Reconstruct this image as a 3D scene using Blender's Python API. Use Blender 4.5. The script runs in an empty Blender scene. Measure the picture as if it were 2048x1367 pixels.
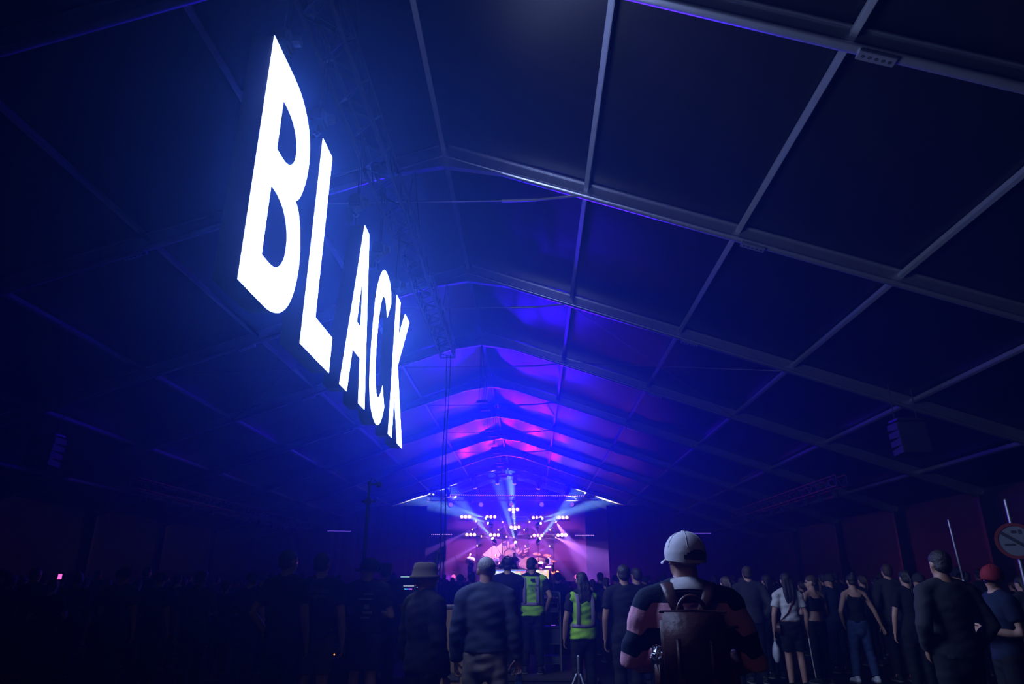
import bpy, bmesh, math, random
from mathutils import Vector, Matrix, Euler

random.seed(7)
SC = bpy.context.scene
COL = SC.collection
PI = math.pi

# ------------------------------------------------------------------ camera
FPX = 1345.0                        # focal length in pixels of the 2048 px wide frame
EYE = Vector((0.0, 0.0, 1.52))
PITCH = math.atan((1165.0 - 683.5) / FPX)
YAW = math.atan(41.0 / (FPX / math.cos(PITCH)))
cam_data = bpy.data.cameras.new('camera')
cam_data.sensor_width = 36.0
cam_data.lens = FPX * 36.0 / 2048.0
cam_data.clip_start = 0.05
cam_data.clip_end = 300.0
cam = bpy.data.objects.new('camera', cam_data)
cam.location = EYE
cam.rotation_euler = (PI / 2 + PITCH, 0.0, YAW)
COL.objects.link(cam)
SC.camera = cam

# ------------------------------------------------------------------ view, world and the haze that fills the tent
SC.view_settings.view_transform = 'Standard'
SC.view_settings.look = 'None'
SC.view_settings.gamma = 1.0
SC.view_settings.exposure = 0.0
SC.view_settings.use_curve_mapping = False
SC.cycles.use_denoising = True
SC.cycles.max_bounces = 2
SC.cycles.diffuse_bounces = 1
SC.cycles.glossy_bounces = 2
SC.cycles.transmission_bounces = 2
SC.cycles.volume_bounces = 0
SC.cycles.adaptive_threshold = 0.04
SC.cycles.sample_clamp_indirect = 4.0
SC.cycles.caustics_reflective = False
SC.cycles.caustics_refractive = False

HAZE_DENSITY = 0.0135
world = bpy.data.worlds.new('night')
SC.world = world
world.use_nodes = True
wt = world.node_tree
wt.nodes.clear()
w_out = wt.nodes.new('ShaderNodeOutputWorld')
w_bg = wt.nodes.new('ShaderNodeBackground')
w_bg.inputs['Color'].default_value = (0, 0, 0, 1)
w_bg.inputs['Strength'].default_value = 0.0
w_add = wt.nodes.new('ShaderNodeAddShader')       # fine haze: a strong forward lobe and a weak even one
for i_, (dens, aniso) in enumerate(((HAZE_DENSITY * 0.96, 0.78), (HAZE_DENSITY * 0.04, 0.0))):
    w_vol = wt.nodes.new('ShaderNodeVolumeScatter')
    w_vol.inputs['Color'].default_value = (0.11, 0.28, 1.0, 1)
    w_vol.inputs['Density'].default_value = dens
    w_vol.inputs['Anisotropy'].default_value = aniso
    wt.links.new(w_vol.outputs[0], w_add.inputs[i_])
wt.links.new(w_bg.outputs[0], w_out.inputs['Surface'])
wt.links.new(w_add.outputs[0], w_out.inputs['Volume'])
world.cycles.volume_sampling = 'EQUIANGULAR'

SIGN_EMIT = ((0.36, 0.48, 1.0), 29.0)      # the lit letter faces: a cold white that burns out

# ------------------------------------------------------------------ helpers
def at(u, v, Y):
    """point of the place at distance Y along the hall that the photograph shows at pixel (u, v)"""
    fh = Vector((-math.sin(YAW), math.cos(YAW), 0)); r = Vector((math.cos(YAW), math.sin(YAW), 0))
    fw = fh * math.cos(PITCH) + Vector((0, 0, math.sin(PITCH)))
    up = -fh * math.sin(PITCH) + Vector((0, 0, math.cos(PITCH)))
    d = fw + r * ((u - 1024.0) / FPX) + up * ((683.5 - v) / FPX)
    return EYE + d * (Y / d.y)

def quiet(m):
    """a small glowing part that is seen but adds no light worth sampling"""
    m.cycles.emission_sampling = 'NONE'
    return m

def mat(name, color, rough=0.6, metal=0.0, spec=0.5, noise=0.15, scale=8.0, bump=0.0, emit=None, sheen=0.0):
    m = bpy.data.materials.new(name)
    m.use_nodes = True
    nt = m.node_tree
    b = nt.nodes['Principled BSDF']
    b.inputs['Roughness'].default_value = rough
    b.inputs['Metallic'].default_value = metal
    b.inputs['Specular IOR Level'].default_value = spec
    if sheen: b.inputs['Sheen Weight'].default_value = sheen
    tc = nt.nodes.new('ShaderNodeTexCoord')
    nz = nt.nodes.new('ShaderNodeTexNoise')
    nz.inputs['Scale'].default_value = scale
    nz.inputs['Detail'].default_value = 4.0
    nt.links.new(tc.outputs['Object'], nz.inputs['Vector'])
    mx = nt.nodes.new('ShaderNodeMix'); mx.data_type = 'RGBA'
    c = Vector(color)
    mx.inputs[6].default_value = (*(c * (1 - noise)), 1)
    mx.inputs[7].default_value = (*[min(1, q) for q in c * (1 + noise)], 1)
    nt.links.new(nz.outputs['Fac'], mx.inputs[0])
    nt.links.new(mx.outputs[2], b.inputs['Base Color'])
    if bump:
        bp = nt.nodes.new('ShaderNodeBump')
        bp.inputs['Strength'].default_value = bump
        bp.inputs['Distance'].default_value = 0.02
        nt.links.new(nz.outputs['Fac'], bp.inputs['Height'])
        nt.links.new(bp.outputs[0], b.inputs['Normal'])
    if emit:
        b.inputs['Emission Color'].default_value = (*emit[0], 1)
        b.inputs['Emission Strength'].default_value = emit[1]
    return m

WORK = bpy.data.scenes.new('workbench')      # a scratch scene for evaluating modifiers quickly; removed at the end
def evaluated(o):
    WORK.collection.objects.link(o)
    vl = WORK.view_layers[0]; vl.update()
    me = bpy.data.meshes.new_from_object(o.evaluated_get(vl.depsgraph))
    d = o.data
    bpy.data.objects.remove(o)
    (bpy.data.meshes if isinstance(d, bpy.types.Mesh) else bpy.data.curves).remove(d)
    return me

class MB:
    """collects shapes, then links them as one mesh object"""
    def __init__(s):
        s.v = []; s.f = []; s.m = []; s.mi = 0
    def add(s, vs, fs):
        o = len(s.v)
        s.v += [tuple(p) for p in vs]
        s.f += [tuple(i + o for i in f) for f in fs]
        s.m += [s.mi] * len(fs)
        return s
    def box(s, c, size, rot=None):
        hx, hy, hz = size[0] / 2, size[1] / 2, size[2] / 2
        vs = [Vector((x, y, z)) for x in (-hx, hx) for y in (-hy, hy) for z in (-hz, hz)]
        if rot is not None: vs = [rot @ p for p in vs]
        c = Vector(c)
        return s.add([p + c for p in vs], [(0, 1, 3, 2), (4, 6, 7, 5), (0, 4, 5, 1), (2, 3, 7, 6), (0, 2, 6, 4), (1, 5, 7, 3)])
    def bbox(s, c, size, bev=0.01, rot=None):
        """box with chamfered edges"""
        b = bmesh.new()
        bmesh.ops.create_cube(b, size=1.0)
        for v in b.verts: v.co = Vector((v.co.x * size[0], v.co.y * size[1], v.co.z * size[2]))
        bmesh.ops.bevel(b, geom=b.edges[:], offset=bev, segments=2, affect='EDGES')
        c = Vector(c)
        vs = [((rot @ v.co) if rot is not None else v.co) + c for v in b.verts]
        b.verts.index_update()
        s.add(vs, [tuple(v.index for v in f.verts) for f in b.faces]); b.free()
        return s
    def bar(s, p, q, w, h, up=(0, 0, 1)):
        p, q = Vector(p), Vector(q); t = (q - p); L = t.length; t.normalize()
        u = Vector(up); side = t.cross(u)
        if side.length < 1e-4: side = t.cross(Vector((1, 0, 0)))
        side.normalize(); u = side.cross(t)
        vs = [b + side * a * w / 2 + u * c * h / 2 for b in (p, q) for a, c in ((-1, -1), (1, -1), (1, 1), (-1, 1))]
        return s.add(vs, [(3, 2, 1, 0), (4, 5, 6, 7), (0, 1, 5, 4), (1, 2, 6, 5), (2, 3, 7, 6), (3, 0, 4, 7)])
    def tube(s, pts, rads, n=10, ref=(1, 0, 0), flat=False):
        """lofted tube through pts; a radius may be a pair (along ref, across)"""
        pts = [Vector(p) for p in pts]
        if not isinstance(rads, (list, tuple)) : rads = [rads] * len(pts)
        rads = [(r, r) if not isinstance(r, (list, tuple)) else r for r in rads]
        ref = Vector(ref)
        rings = []
        def frame(i):
            if i == 0: t = pts[1] - pts[0]
            elif i == len(pts) - 1: t = pts[-1] - pts[-2]
            else: t = (pts[i + 1] - pts[i]).normalized() + (pts[i] - pts[i - 1]).normalized()
            t.normalize()
            a = ref - t * ref.dot(t)
            if a.length < 1e-3: a = Vector((0, 1, 0)) - t * t.y
            if a.length < 1e-3: a = Vector((0, 0, 1)) - t * t.z
            a.normalize()
            return t, a, t.cross(a)
        def ring(c, a, b, ra, rb): rings.append([c + a * (math.cos(2 * PI * k / n) * ra) + b * (math.sin(2 * PI * k / n) * rb) for k in range(n)])
        t, a, b = frame(0); ra, rb = rads[0]; e = min(ra, rb)
        if not flat:
            for fx, fr in ((0.92, 0.38), (0.6, 0.8)): ring(pts[0] - t * e * fx, a, b, ra * fr, rb * fr)
        for i in range(len(pts)):
            t, a, b = frame(i); ring(pts[i], a, b, *rads[i])
        ra, rb = rads[-1]; e = min(ra, rb)
        if not flat:
            for fx, fr in ((0.6, 0.8), (0.92, 0.38)): ring(pts[-1] + t * e * fx, a, b, ra * fr, rb * fr)
        vs = [p for r in rings for p in r]; fs = []
        for i in range(len(rings) - 1):
            for k in range(n):
                fs.append((i * n + k, i * n + (k + 1) % n, (i + 1) * n + (k + 1) % n, (i + 1) * n + k))
        fs.append(tuple(reversed(range(n)))); m0 = (len(rings) - 1) * n
        fs.append(tuple(range(m0, m0 + n)))
        return s.add(vs, fs)
    def ell(s, c, r, n=12, m=8, rot=None):
        c = Vector(c); vs = [Vector((0, 0, -r[2]))]
        for i in range(1, m):
            p = -PI / 2 + PI * i / m
            for k in range(n):
                q = 2 * PI * k / n
                vs.append(Vector((math.cos(p) * math.cos(q) * r[0], math.cos(p) * math.sin(q) * r[1], math.sin(p) * r[2])))
        vs.append(Vector((0, 0, r[2])))
        if rot is not None: vs = [rot @ p for p in vs]
        fs = [(0, 1 + (k + 1) % n, 1 + k) for k in range(n)]
        for i in range(m - 2):
            for k in range(n):
                fs.append((1 + i * n + k, 1 + i * n + (k + 1) % n, 1 + (i + 1) * n + (k + 1) % n, 1 + (i + 1) * n + k))
        e = 1 + (m - 2) * n; t = len(vs) - 1
        fs += [(e + k, e + (k + 1) % n, t) for k in range(n)]
        return s.add([p + c for p in vs], fs)
    def disc(s, c, nrm, r, n=16, thick=0.01):
        nrm = Vector(nrm).normalized(); c = Vector(c)
        return s.tube([c - nrm * thick / 2, c + nrm * thick / 2], [r, r], n, ref=nrm.orthogonal(), flat=True)
    def poly(s, pts, nrm, thick):
        """flat outline with a little thickness"""
        nrm = Vector(nrm).normalized() * thick; n = len(pts)
        vs = [Vector(p) for p in pts] + [Vector(p) + nrm for p in pts]
        fs = [tuple(range(n)), tuple(reversed(range(n, 2 * n)))] + [(i, n + i, n + (i + 1) % n, (i + 1) % n) for i in range(n)]
        return s.add(vs, fs)
    def mesh(s, name, mats, smooth=False):
        me = bpy.data.meshes.new(name)
        me.from_pydata(s.v, [], s.f)
        for q in (mats if isinstance(mats, (list, tuple)) else [mats]): me.materials.append(q)
        if any(s.m):
            me.polygons.foreach_set('material_index', s.m)
        if smooth: me.polygons.foreach_set('use_smooth', [True] * len(s.f))
        me.update()
        b = bmesh.new(); b.from_mesh(me); bmesh.ops.recalc_face_normals(b, faces=b.faces[:]); b.to_mesh(me); b.free()
        return me
    def build(s, name, mats, parent=None, smooth=False, **kw):
        return link(name, s.mesh(name, mats, smooth), parent, **kw)

def link(name, data, parent=None, loc=None, rot=None, label=None):
    o = bpy.data.objects.new(name, data)
    COL.objects.link(o)
    if parent is not None: o.parent = parent
    if loc is not None: o.location = loc
    if rot is not None: o.rotation_euler = rot
    if label: o['label'] = label
    return o

def tag(o, label, cat, group=None, kind=None):
    o['label'] = label; o['category'] = cat
    if group: o['group'] = group
    if kind: o['kind'] = kind
    return o

def thing(name, label, cat, loc=(0, 0, 0), rz=0.0, group=None):
    o = bpy.data.objects.new(name, None)
    o.empty_display_size = 0.1
    COL.objects.link(o)
    o.location = loc; o.rotation_euler = (0, 0, rz)
    return tag(o, label, cat, group)

def struct(o):
    o['kind'] = 'structure'
    return o

def copy_tree(o, parent=None):
    c = o.copy(); COL.objects.link(c)
    if parent is not None: c.parent = parent
    for ch in list(o.children): copy_tree(ch, c)
    return c

def stick(name, data, p, q, r, parent):
    """a unit rod (length 1 on z, radius 1) stretched from p to q; mesh data shared"""
    p, q = Vector(p), Vector(q); d = q - p
    o = link(name, data, parent)
    o.rotation_mode = 'QUATERNION'
    o.location = p; o.rotation_quaternion = d.to_track_quat('Z', 'Y'); o.scale = (r, r, d.length)
    return o

def text_mesh(txt, size, m, ext=0.001):
    cu = bpy.data.curves.new('lettering', 'FONT')
    cu.body = txt; cu.size = size; cu.extrude = ext; cu.align_x = 'CENTER'; cu.align_y = 'CENTER'
    me = evaluated(bpy.data.objects.new('tmp', cu))
    me.materials.clear(); me.materials.append(m)
    return me

# ------------------------------------------------------------------ materials
M = {}
M['fabric'] = mat('blackout_roof_fabric', (0.004, 0.004, 0.005), rough=0.36, spec=0.32, noise=0.2, scale=1.2, bump=0.25)
M['dulled_fabric'] = mat('roof_fabric_dulled_for_beams', (0.005, 0.005, 0.006), rough=0.8, spec=0.06, noise=0.2, scale=2.0)  # made-up dull finish for the roof over the stage, added to dim beam patches
M['wall'] = mat('dark_wall_fabric', (0.02, 0.02, 0.026), rough=0.6, spec=0.3, noise=0.25, scale=0.9, bump=0.3)
M['floor'] = mat('trodden_matting', (0.012, 0.011, 0.011), rough=0.95, spec=0.1, noise=0.45, scale=1.6, bump=0.5)
M['alu'] = mat('aluminium_profile', (0.46, 0.47, 0.51), rough=0.3, metal=0.88, noise=0.14, scale=5.0, bump=0.05)
M['purlin'] = mat('purlin_aluminium', (0.24, 0.25, 0.28), rough=0.5, metal=0.6, noise=0.12, scale=6.0)
M['steel'] = mat('dull_steel', (0.25, 0.25, 0.27), rough=0.45, metal=0.8, noise=0.2, scale=20)
M['darkmetal'] = mat('black_painted_steel', (0.02, 0.02, 0.022), rough=0.5, noise=0.2, scale=15)
M['blackpaint'] = mat('matt_black_paint', (0.012, 0.012, 0.014), rough=0.6, noise=0.2, scale=12)
M['rubber'] = mat('black_cable_rubber', (0.015, 0.015, 0.015), rough=0.7, noise=0.2, scale=30)
M['plywood'] = mat('birch_plywood', (0.42, 0.26, 0.12), rough=0.6, noise=0.25, scale=7, bump=0.1)
M['letter'] = mat('backlit_acrylic', (0.8, 0.8, 0.8), rough=0.4, emit=SIGN_EMIT)
M['hole'] = mat('bolt_hole_black', (0.004, 0.004, 0.004), rough=0.9)

# ------------------------------------------------------------------ the tent
RX = -1.6                      # ridge line
HALF = 15.0
SLOPE = 0.345
FR = [6.2, 10.75, 15.85, 20.8, 25.8, 30.9, 36.0, 41.0, 46.0, 51.0]
Y0, Y1 = -9.0, 56.0
def zu(d): return 9.05 - SLOPE * abs(d)          # underside of a rafter at distance d from the ridge
ANG = math.atan(SLOPE)

b = MB()
nx, ny = 60, 60
vs = [(RX - HALF + 2 * HALF * i / nx, Y0 + (Y1 - Y0) * j / ny, random.uniform(-0.006, 0.0)) for j in range(ny + 1) for i in range(nx + 1)]
fs = [(j * (nx + 1) + i, j * (nx + 1) + i + 1, (j + 1) * (nx + 1) + i + 1, (j + 1) * (nx + 1) + i) for j in range(ny) for i in range(nx)]
b.add(vs, fs)
struct(b.build('floor', M['floor']))
def wall(name, c, size):
    return struct(MB().box(c, size).build(name, M['wall']))
eave = zu(HALF) + 0.32
wall('wall_left', (RX - HALF - 0.1, (Y0 + Y1) / 2, eave / 2), (0.06, Y1 - Y0, eave))
wall('wall_right', (RX + HALF + 0.1, (Y0 + Y1) / 2, eave / 2), (0.06, Y1 - Y0, eave))
for nm, yy in (('wall_back', Y1 + 0.05), ('wall_front', Y0 - 0.05)):
    top = [(RX - HALF - 0.1, yy, 0), (RX + HALF + 0.1, yy, 0), (RX + HALF + 0.1, yy, eave), (RX, yy, zu(0) + 0.4), (RX - HALF - 0.1, yy, eave)]
    struct(MB().poly(top, (0, 1, 0), 0.04).build(nm, M['wall']))

ceiling = struct(link('ceiling', None))
def roof_panel(y0, y1, side):
    L = HALF / math.cos(ANG) + 0.15; W = y1 - y0; n, m = 24, 12
    rnd = random.Random(int(y0 * 10) + side)
    ph = [rnd.uniform(0, 6.28) for _ in range(6)]
    vs = []
    for j in range(m + 1):
        for i in range(n + 1):
            s_ = i / n; t_ = j / m
            bag = math.sin(PI * t_) * (0.05 + 0.025 * math.sin(3 * PI * s_ + ph[0]))
            wr = 0.012 * math.sin(17 * s_ + 5 * t_ + ph[1]) * math.sin(PI * t_) + 0.008 * math.sin(31 * s_ - 9 * t_ + ph[2])
            d = s_ * L * math.cos(ANG)
            vs.append((RX + side * d, y0 + W * t_, zu(d) + 0.33 - bag + wr))
    fs = [(j * (n + 1) + i, j * (n + 1) + i + 1, (j + 1) * (n + 1) + i + 1, (j + 1) * (n + 1) + i) for j in range(m) for i in range(n)]
    MB().add(vs, fs).build('roof_panel', M['fabric'] if y0 < 40.5 else M['dulled_fabric'], ceiling, smooth=True)
ys = [Y0, -4.0, 1.2] + FR + [Y1]
for a, c in zip(ys[:-1], ys[1:]):
    for sd in (-1, 1): roof_panel(a, c, sd)
PUR = [2.66 * i for i in range(6)]
pm = {}
for a, c in zip(ys[1:-1], ys[2:]):
    W = round(c - a - 0.08, 3)
    if W not in pm: pm[W] = MB().bbox((0, W / 2, 0), (0.085, W, 0.10), 0.008).mesh('purlin', M['purlin'])
    for i, d in enumerate(PUR):
        for sd in ((-1, 1) if i else (1,)):
            o = link('purlin', pm[W], ceiling, (RX + sd * d, a + 0.04, zu(d) + 0.20))
            o.rotation_euler = (0, sd * ANG if i else 0, 0)

def rafter_mesh():
    b = MB(); L = HALF / math.cos(ANG)
    for w, h, z, e in ((0.17, 0.035, 0.2825, 0.006), (0.105, 0.19, 0.17, 0.004)):
        b.bbox((L / 2, 0, z), (L, w, h), e)
    b.tube([(0, 0, 0.04), (L, 0, 0.04)], [(0.075, 0.042), (0.075, 0.042)], 20, ref=(0, 1, 0), flat=True)
    me = b.mesh('rafter', M['alu'])
    me.polygons.foreach_set('use_smooth', [len(p.vertices) == 4 for p in me.polygons])
    me.set_sharp_from_angle(angle=math.radians(32))
    return me
RAF = rafter_mesh()
PLATE = MB().bbox((0, 0, 0), (0.42, 0.135, 0.05), 0.006).mesh('splice_plate', M['alu'])
BOLT = MB().disc((0, 0, 0), (0, 0, 1), 0.020, 10, 0.012).mesh('bolt', M['hole'])
UPR = MB().bbox((0, 0, (eave - 0.2) / 2), (0.24, 0.15, eave - 0.2), 0.008).mesh('upright', M['darkmetal'])
APEX = MB().poly([(-1.15, -0.06, 9.05 - 1.15 * SLOPE + 0.02), (0, -0.06, 8.86), (1.15, -0.06, 9.05 - 1.15 * SLOPE + 0.02), (0.6, -0.06, 9.05 - 0.6 * SLOPE + 0.26), (0, -0.06, 9.29), (-0.6, -0.06, 9.05 - 0.6 * SLOPE + 0.26)], (0, 1, 0), 0.12).mesh('apex_plate', M['alu'])
ROD = MB().tube([(0, 0, 0), (0, 0, 1)], [1, 1], 8, flat=True).mesh('rod', M['steel'])
ordw = ['nearest', 'second', 'third', 'fourth', 'fifth', 'sixth', 'seventh', 'eighth', 'ninth', 'farthest']
for k, y in enumerate(FR):
    if k == 0: lab = 'aluminium roof frame crossing the top right corner, nearest to the camera'
    elif k == 1: lab = 'aluminium roof frame with a bright lower edge, second from the camera'
    elif k == 9: lab = 'aluminium roof frame farthest away, above the stage backdrop'
    elif k == 8: lab = 'aluminium roof frame just above the sloping stage truss, ninth from the camera'
    else: lab = 'aluminium roof frame crossing the tent, %s counted from the camera' % ordw[k]
    t = thing('tent_frame', lab, 'roof frame', (RX, y, 0), 0, 'portal frames of the tent')
    for sd in (-1, 1):
        o = link('rafter', RAF, t, (0, 0, zu(0)))
        o.rotation_euler = (0, ANG if sd > 0 else PI - ANG, 0)
        if sd < 0:
            o.rotation_euler = (0, ANG, PI)
        link('upright', UPR, t, (sd * (HALF - 0.02), 0, 0))
        d = 5.55
        p = link('splice_plate', PLATE, t, (sd * d, 0, zu(d) - 0.022)); p.rotation_euler = (0, sd * ANG, 0)
        for q in range(5):
            link('bolt', BOLT, p, (-0.15 + 0.075 * q, 0.0, -0.026))
    link('apex_plate', APEX, t)
    zt = zu(2.5) + 0.0
    if k >= 1:
        rr = stick('tie_rod', ROD, (-2.5, 0, zt - 0.06), (1.1, 0, zt - 0.06), 0.012, t)
        stick('turnbuckle', ROD, (1.1, 0, zt - 0.06), (1.75, 0, zt - 0.05), 0.03, t)
        stick('tie_hook', ROD, (1.75, 0, zt - 0.05), (2.5, 0, zt + 0.02), 0.022, t)
# steel cables that brace the third bay crosswise
for sd, word in ((-1, 'left'), (1, 'right')):
    t = thing('bracing_cable', 'thin crossed bracing cables under the roof, %s of the ridge' % word, 'cable', (RX, 15.9, 0), 0, 'bracing cables')
    for a, c in ((2.6, 7.9), (7.9, 2.6)):
        stick('cable', ROD, (sd * a, 0, zu(a) + 0.06), (sd * c, 4.8, zu(c) + 0.06), 0.009, t)

# ------------------------------------------------------------------ truss that carries the sign
def truss(name, p, q, s, label, group=None, r=0.025, rb=0.011, step=None, single=True):
    """square lattice truss from p to q (side s)"""
    p, q = Vector(p), Vector(q); d = q - p; L = d.length; d.normalize()
    side = d.cross(Vector((0, 0, 1))).normalized(); up = side.cross(d)
    t = thing(name, label, 'truss', p, 0, group)
    cs = [(side * a + up * c) * s / 2 for a, c in ((-1, -1), (1, -1), (1, 1), (-1, 1))]
    for c in cs: stick('chord', RODB, c, c + d * L, r, t)
    step = step or s * 0.95; n = max(2, int(round(L / step))); w = L / n
    bm = MB()
    for i in range(n):
        for k in range(4):
            a, c = cs[k], cs[(k + 1) % 4]
            if (i + k) % 2: a, c = c, a
            if single: stick('brace', RODB, a + d * (i * w), c + d * ((i + 1) * w), rb, t)
            else: bm.tube([a + d * (i * w), c + d * ((i + 1) * w)], [rb, rb], 5, flat=True)
    for x in (0, L):
        for k in range(4):
            a, c = cs[k], cs[(k + 1) % 4]
            if single: stick('end_bar', RODB, a + d * x, c + d * x, rb * 1.3, t)
            else: bm.tube([a + d * x, c + d * x], [rb, rb], 5, flat=True)
    if not single:
        o = bm.build('lattice', M['darkmetal'], t); o['kind'] = 'stuff'
    return t
RODB = MB().tube([(0, 0, 0), (0, 0, 1)], [1, 1], 8, flat=True).mesh('rod', M['darkmetal'])
TX, TZ = -2.14, 7.19
sign_truss = truss('lattice_truss', (TX, 2.6, TZ), (TX, 16.5, TZ), 0.35, 'dark lattice truss hanging above the lit letters', None, 0.031, 0.014, 0.34)
for yy in (6.2, 10.75, 15.85):
    for sx in (-0.17, 0.17):
        stick('sling', RODB, (sx, yy - 2.6, 0.17), (0.0, yy - 2.6, zu(TX - RX) - TZ + 0.02), 0.010, sign_truss)

# ------------------------------------------------------------------ the letters B L A C K
def smooth_run(pts, n=4):
    out = []
    P = [Vector(p).to_3d() for p in pts]
    for i in range(len(P) - 1):
        p0 = P[max(0, i - 1)]; p1 = P[i]; p2 = P[i + 1]; p3 = P[min(len(P) - 1, i + 2)]
        for k in range(n):
            t = k / n
            q = 0.5 * ((2 * p1) + (p2 - p0) * t + (2 * p0 - 5 * p1 + 4 * p2 - p3) * t * t + (3 * p1 - p0 - 3 * p2 + p3) * t ** 3)
            out.append((q.x, q.y))
    out.append(tuple(P[-1][:2]))
    return out
ZT, ZB = 5.60, 3.48
GL = {}
GL['B'] = [[(4.14, ZB), (4.14, ZT)] + smooth_run([(4.42, ZT), (4.6, ZT), (4.77, 5.585), (4.94, 5.52), (5.08, 5.40), (5.15, 5.25), (5.17, 5.09), (5.15, 4.93), (5.10, 4.78), (5.04, 4.67), (4.97, 4.60)]) +
           smooth_run([(4.97, 4.60), (5.06, 4.55), (5.14, 4.43), (5.19, 4.29), (5.215, 4.13), (5.205, 3.98), (5.16, 3.82), (5.08, 3.68), (4.97, 3.58), (4.85, 3.52), (4.70, 3.485), (4.5, ZB), (4.35, ZB)])[1:],
           [(4.465, 4.77), (4.465, 5.24)] + smooth_run([(4.57, 5.24), (4.70, 5.215), (4.80, 5.15), (4.855, 5.06), (4.86, 4.97), (4.83, 4.89), (4.76, 4.82), (4.67, 4.78), (4.57, 4.77)]),
           [(4.455, 3.83), (4.455, 4.43)] + smooth_run([(4.58, 4.43), (4.72, 4.395), (4.82, 4.32), (4.88, 4.22), (4.895, 4.12), (4.88, 4.01), (4.82, 3.92), (4.74, 3.86), (4.65, 3.835), (4.56, 3.83)])]
GL['L'] = [[(5.45, ZB), (5.45, ZT), (5.77, ZT), (5.77, 3.85), (6.33, 3.85), (6.33, ZB)]]
GL['A'] = [[(6.72, ZB), (7.18, 5.62), (7.42, 5.62), (7.83, ZB), (7.53, ZB), (7.44, 4.0), (7.1, 4.0), (7.01, ZB)], [(7.28, 5.0), (7.18, 4.36), (7.37, 4.36)]]
GL['C'] = [smooth_run([(8.90, 5.31), (8.87, 5.41), (8.79, 5.51), (8.68, 5.58), (8.53, 5.605), (8.37, 5.59), (8.23, 5.5), (8.12, 5.36), (8.03, 5.19), (7.975, 5.0), (7.945, 4.68), (7.935, 4.4), (7.95, 4.05), (8.0, 3.82), (8.10, 3.63), (8.26, 3.51), (8.42, 3.455), (8.56, 3.455), (8.70, 3.52), (8.81, 3.64), (8.88, 3.77)], 3) +
           smooth_run([(8.70, 4.03), (8.66, 3.95), (8.59, 3.87), (8.50, 3.81), (8.42, 3.81), (8.34, 3.87), (8.27, 4.0), (8.22, 4.18), (8.20, 4.5), (8.22, 4.78), (8.27, 5.0), (8.34, 5.15), (8.43, 5.22), (8.52, 5.22), (8.59, 5.18), (8.65, 5.1), (8.71, 5.02)], 3)]
GL['K'] = [[(9.24, ZB), (9.24, ZT), (9.54, ZT), (9.54, 5.05), (9.95, 5.58), (10.34, 5.58), (9.61, 4.60), (10.29, ZB), (9.90, ZB), (9.49, 4.13), (9.49, ZB)]]
def glyph_mesh(outs, name, ext, m, bevel=0.0):
    cu = bpy.data.curves.new(name, 'CURVE'); cu.dimensions = '2D'; cu.fill_mode = 'BOTH'; cu.extrude = ext
    for c in outs:
        sp = cu.splines.new('POLY'); sp.points.add(len(c) - 1)
        for pnt, q in zip(sp.points, c): pnt.co = (q[0], q[1], 0, 1)
        sp.use_cyclic_u = True
    me = evaluated(bpy.data.objects.new('tmp', cu))
    me.name = name; me.materials.clear(); me.materials.append(m)
    return me
SX = -2.0
HUNG = {'B': (4.6, 'nearest'), 'L': (5.65, ''), 'A': (7.25, ''), 'C': (8.5, ''), 'K': (9.75, '')}
hoist_mesh = MB().bbox((0, 0, 0.0), (0.16, 0.20, 0.17), 0.025).tube([(0.10, 0, 0.0), (0.16, 0, 0.0)], [0.06, 0.05], 10, flat=True).mesh('motor', M['darkmetal'])
hook_mesh = MB().tube([(0, 0, -0.08), (0, 0, -0.14), (0.03, 0, -0.17), (0.0, 0, -0.21), (-0.03, 0, -0.18)], 0.012, 8).mesh('hook', M['steel'])
bagm = MB().tube([(0, 0, 0.0), (0, 0, -0.16)], [(0.055, 0.07), (0.045, 0.06)], 10).mesh('chain_bag', M['rubber'])
for ch, outs in GL.items():
    c0 = min(p[0] for p in outs[0]); c1 = max(p[0] for p in outs[0]); cy = (c0 + c1) / 2
    t = thing('sign_letter', 'huge glowing white letter %s of the hanging sign' % ch, 'sign letter', (SX, cy, ZB), 0, 'letters of the hanging sign')
    loc = [[(x - cy, z - ZB) for x, z in o] for o in outs]
    R = Matrix(((0, 0, 1), (1, 0, 0), (0, 1, 0))).to_euler()
    f = link('lit_face', glyph_mesh(loc, 'lit_face', 0.0, M['letter']), t, (0.0, 0, 0), R)
    h = link('housing', glyph_mesh(loc, 'housing', 0.088, M['blackpaint']), t, (-0.092, 0, 0), R, label='black box body behind the lit face')
    hy = HUNG[ch][0]
    for dy in (-0.16, 0.16):
        stick('hanger', RODB, (-0.09, hy - cy + dy * 0.6, ZT - ZB - 0.03), (-0.14, hy - cy, 5.76 - ZB), 0.008, t)
    hk = thing('chain_hoist', 'black chain hoist hanging above the letter %s' % ch, 'hoist', (TX, hy, 5.98), 0, 'chain hoists over the letters')
    link('motor', hoist_mesh, hk); link('hook', hook_mesh, hk); link('chain_bag', bagm, hk, (-0.10, 0.09, -0.03))
    stick('chain', RODB, (0, 0, 0.08), (0, 0, TZ - 0.175 - 5.98), 0.009, hk)
    stick('chain', RODB, (0.02, 0.05, 0.08), (0.02, 0.05, TZ - 0.175 - 5.98), 0.006, hk)

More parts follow.
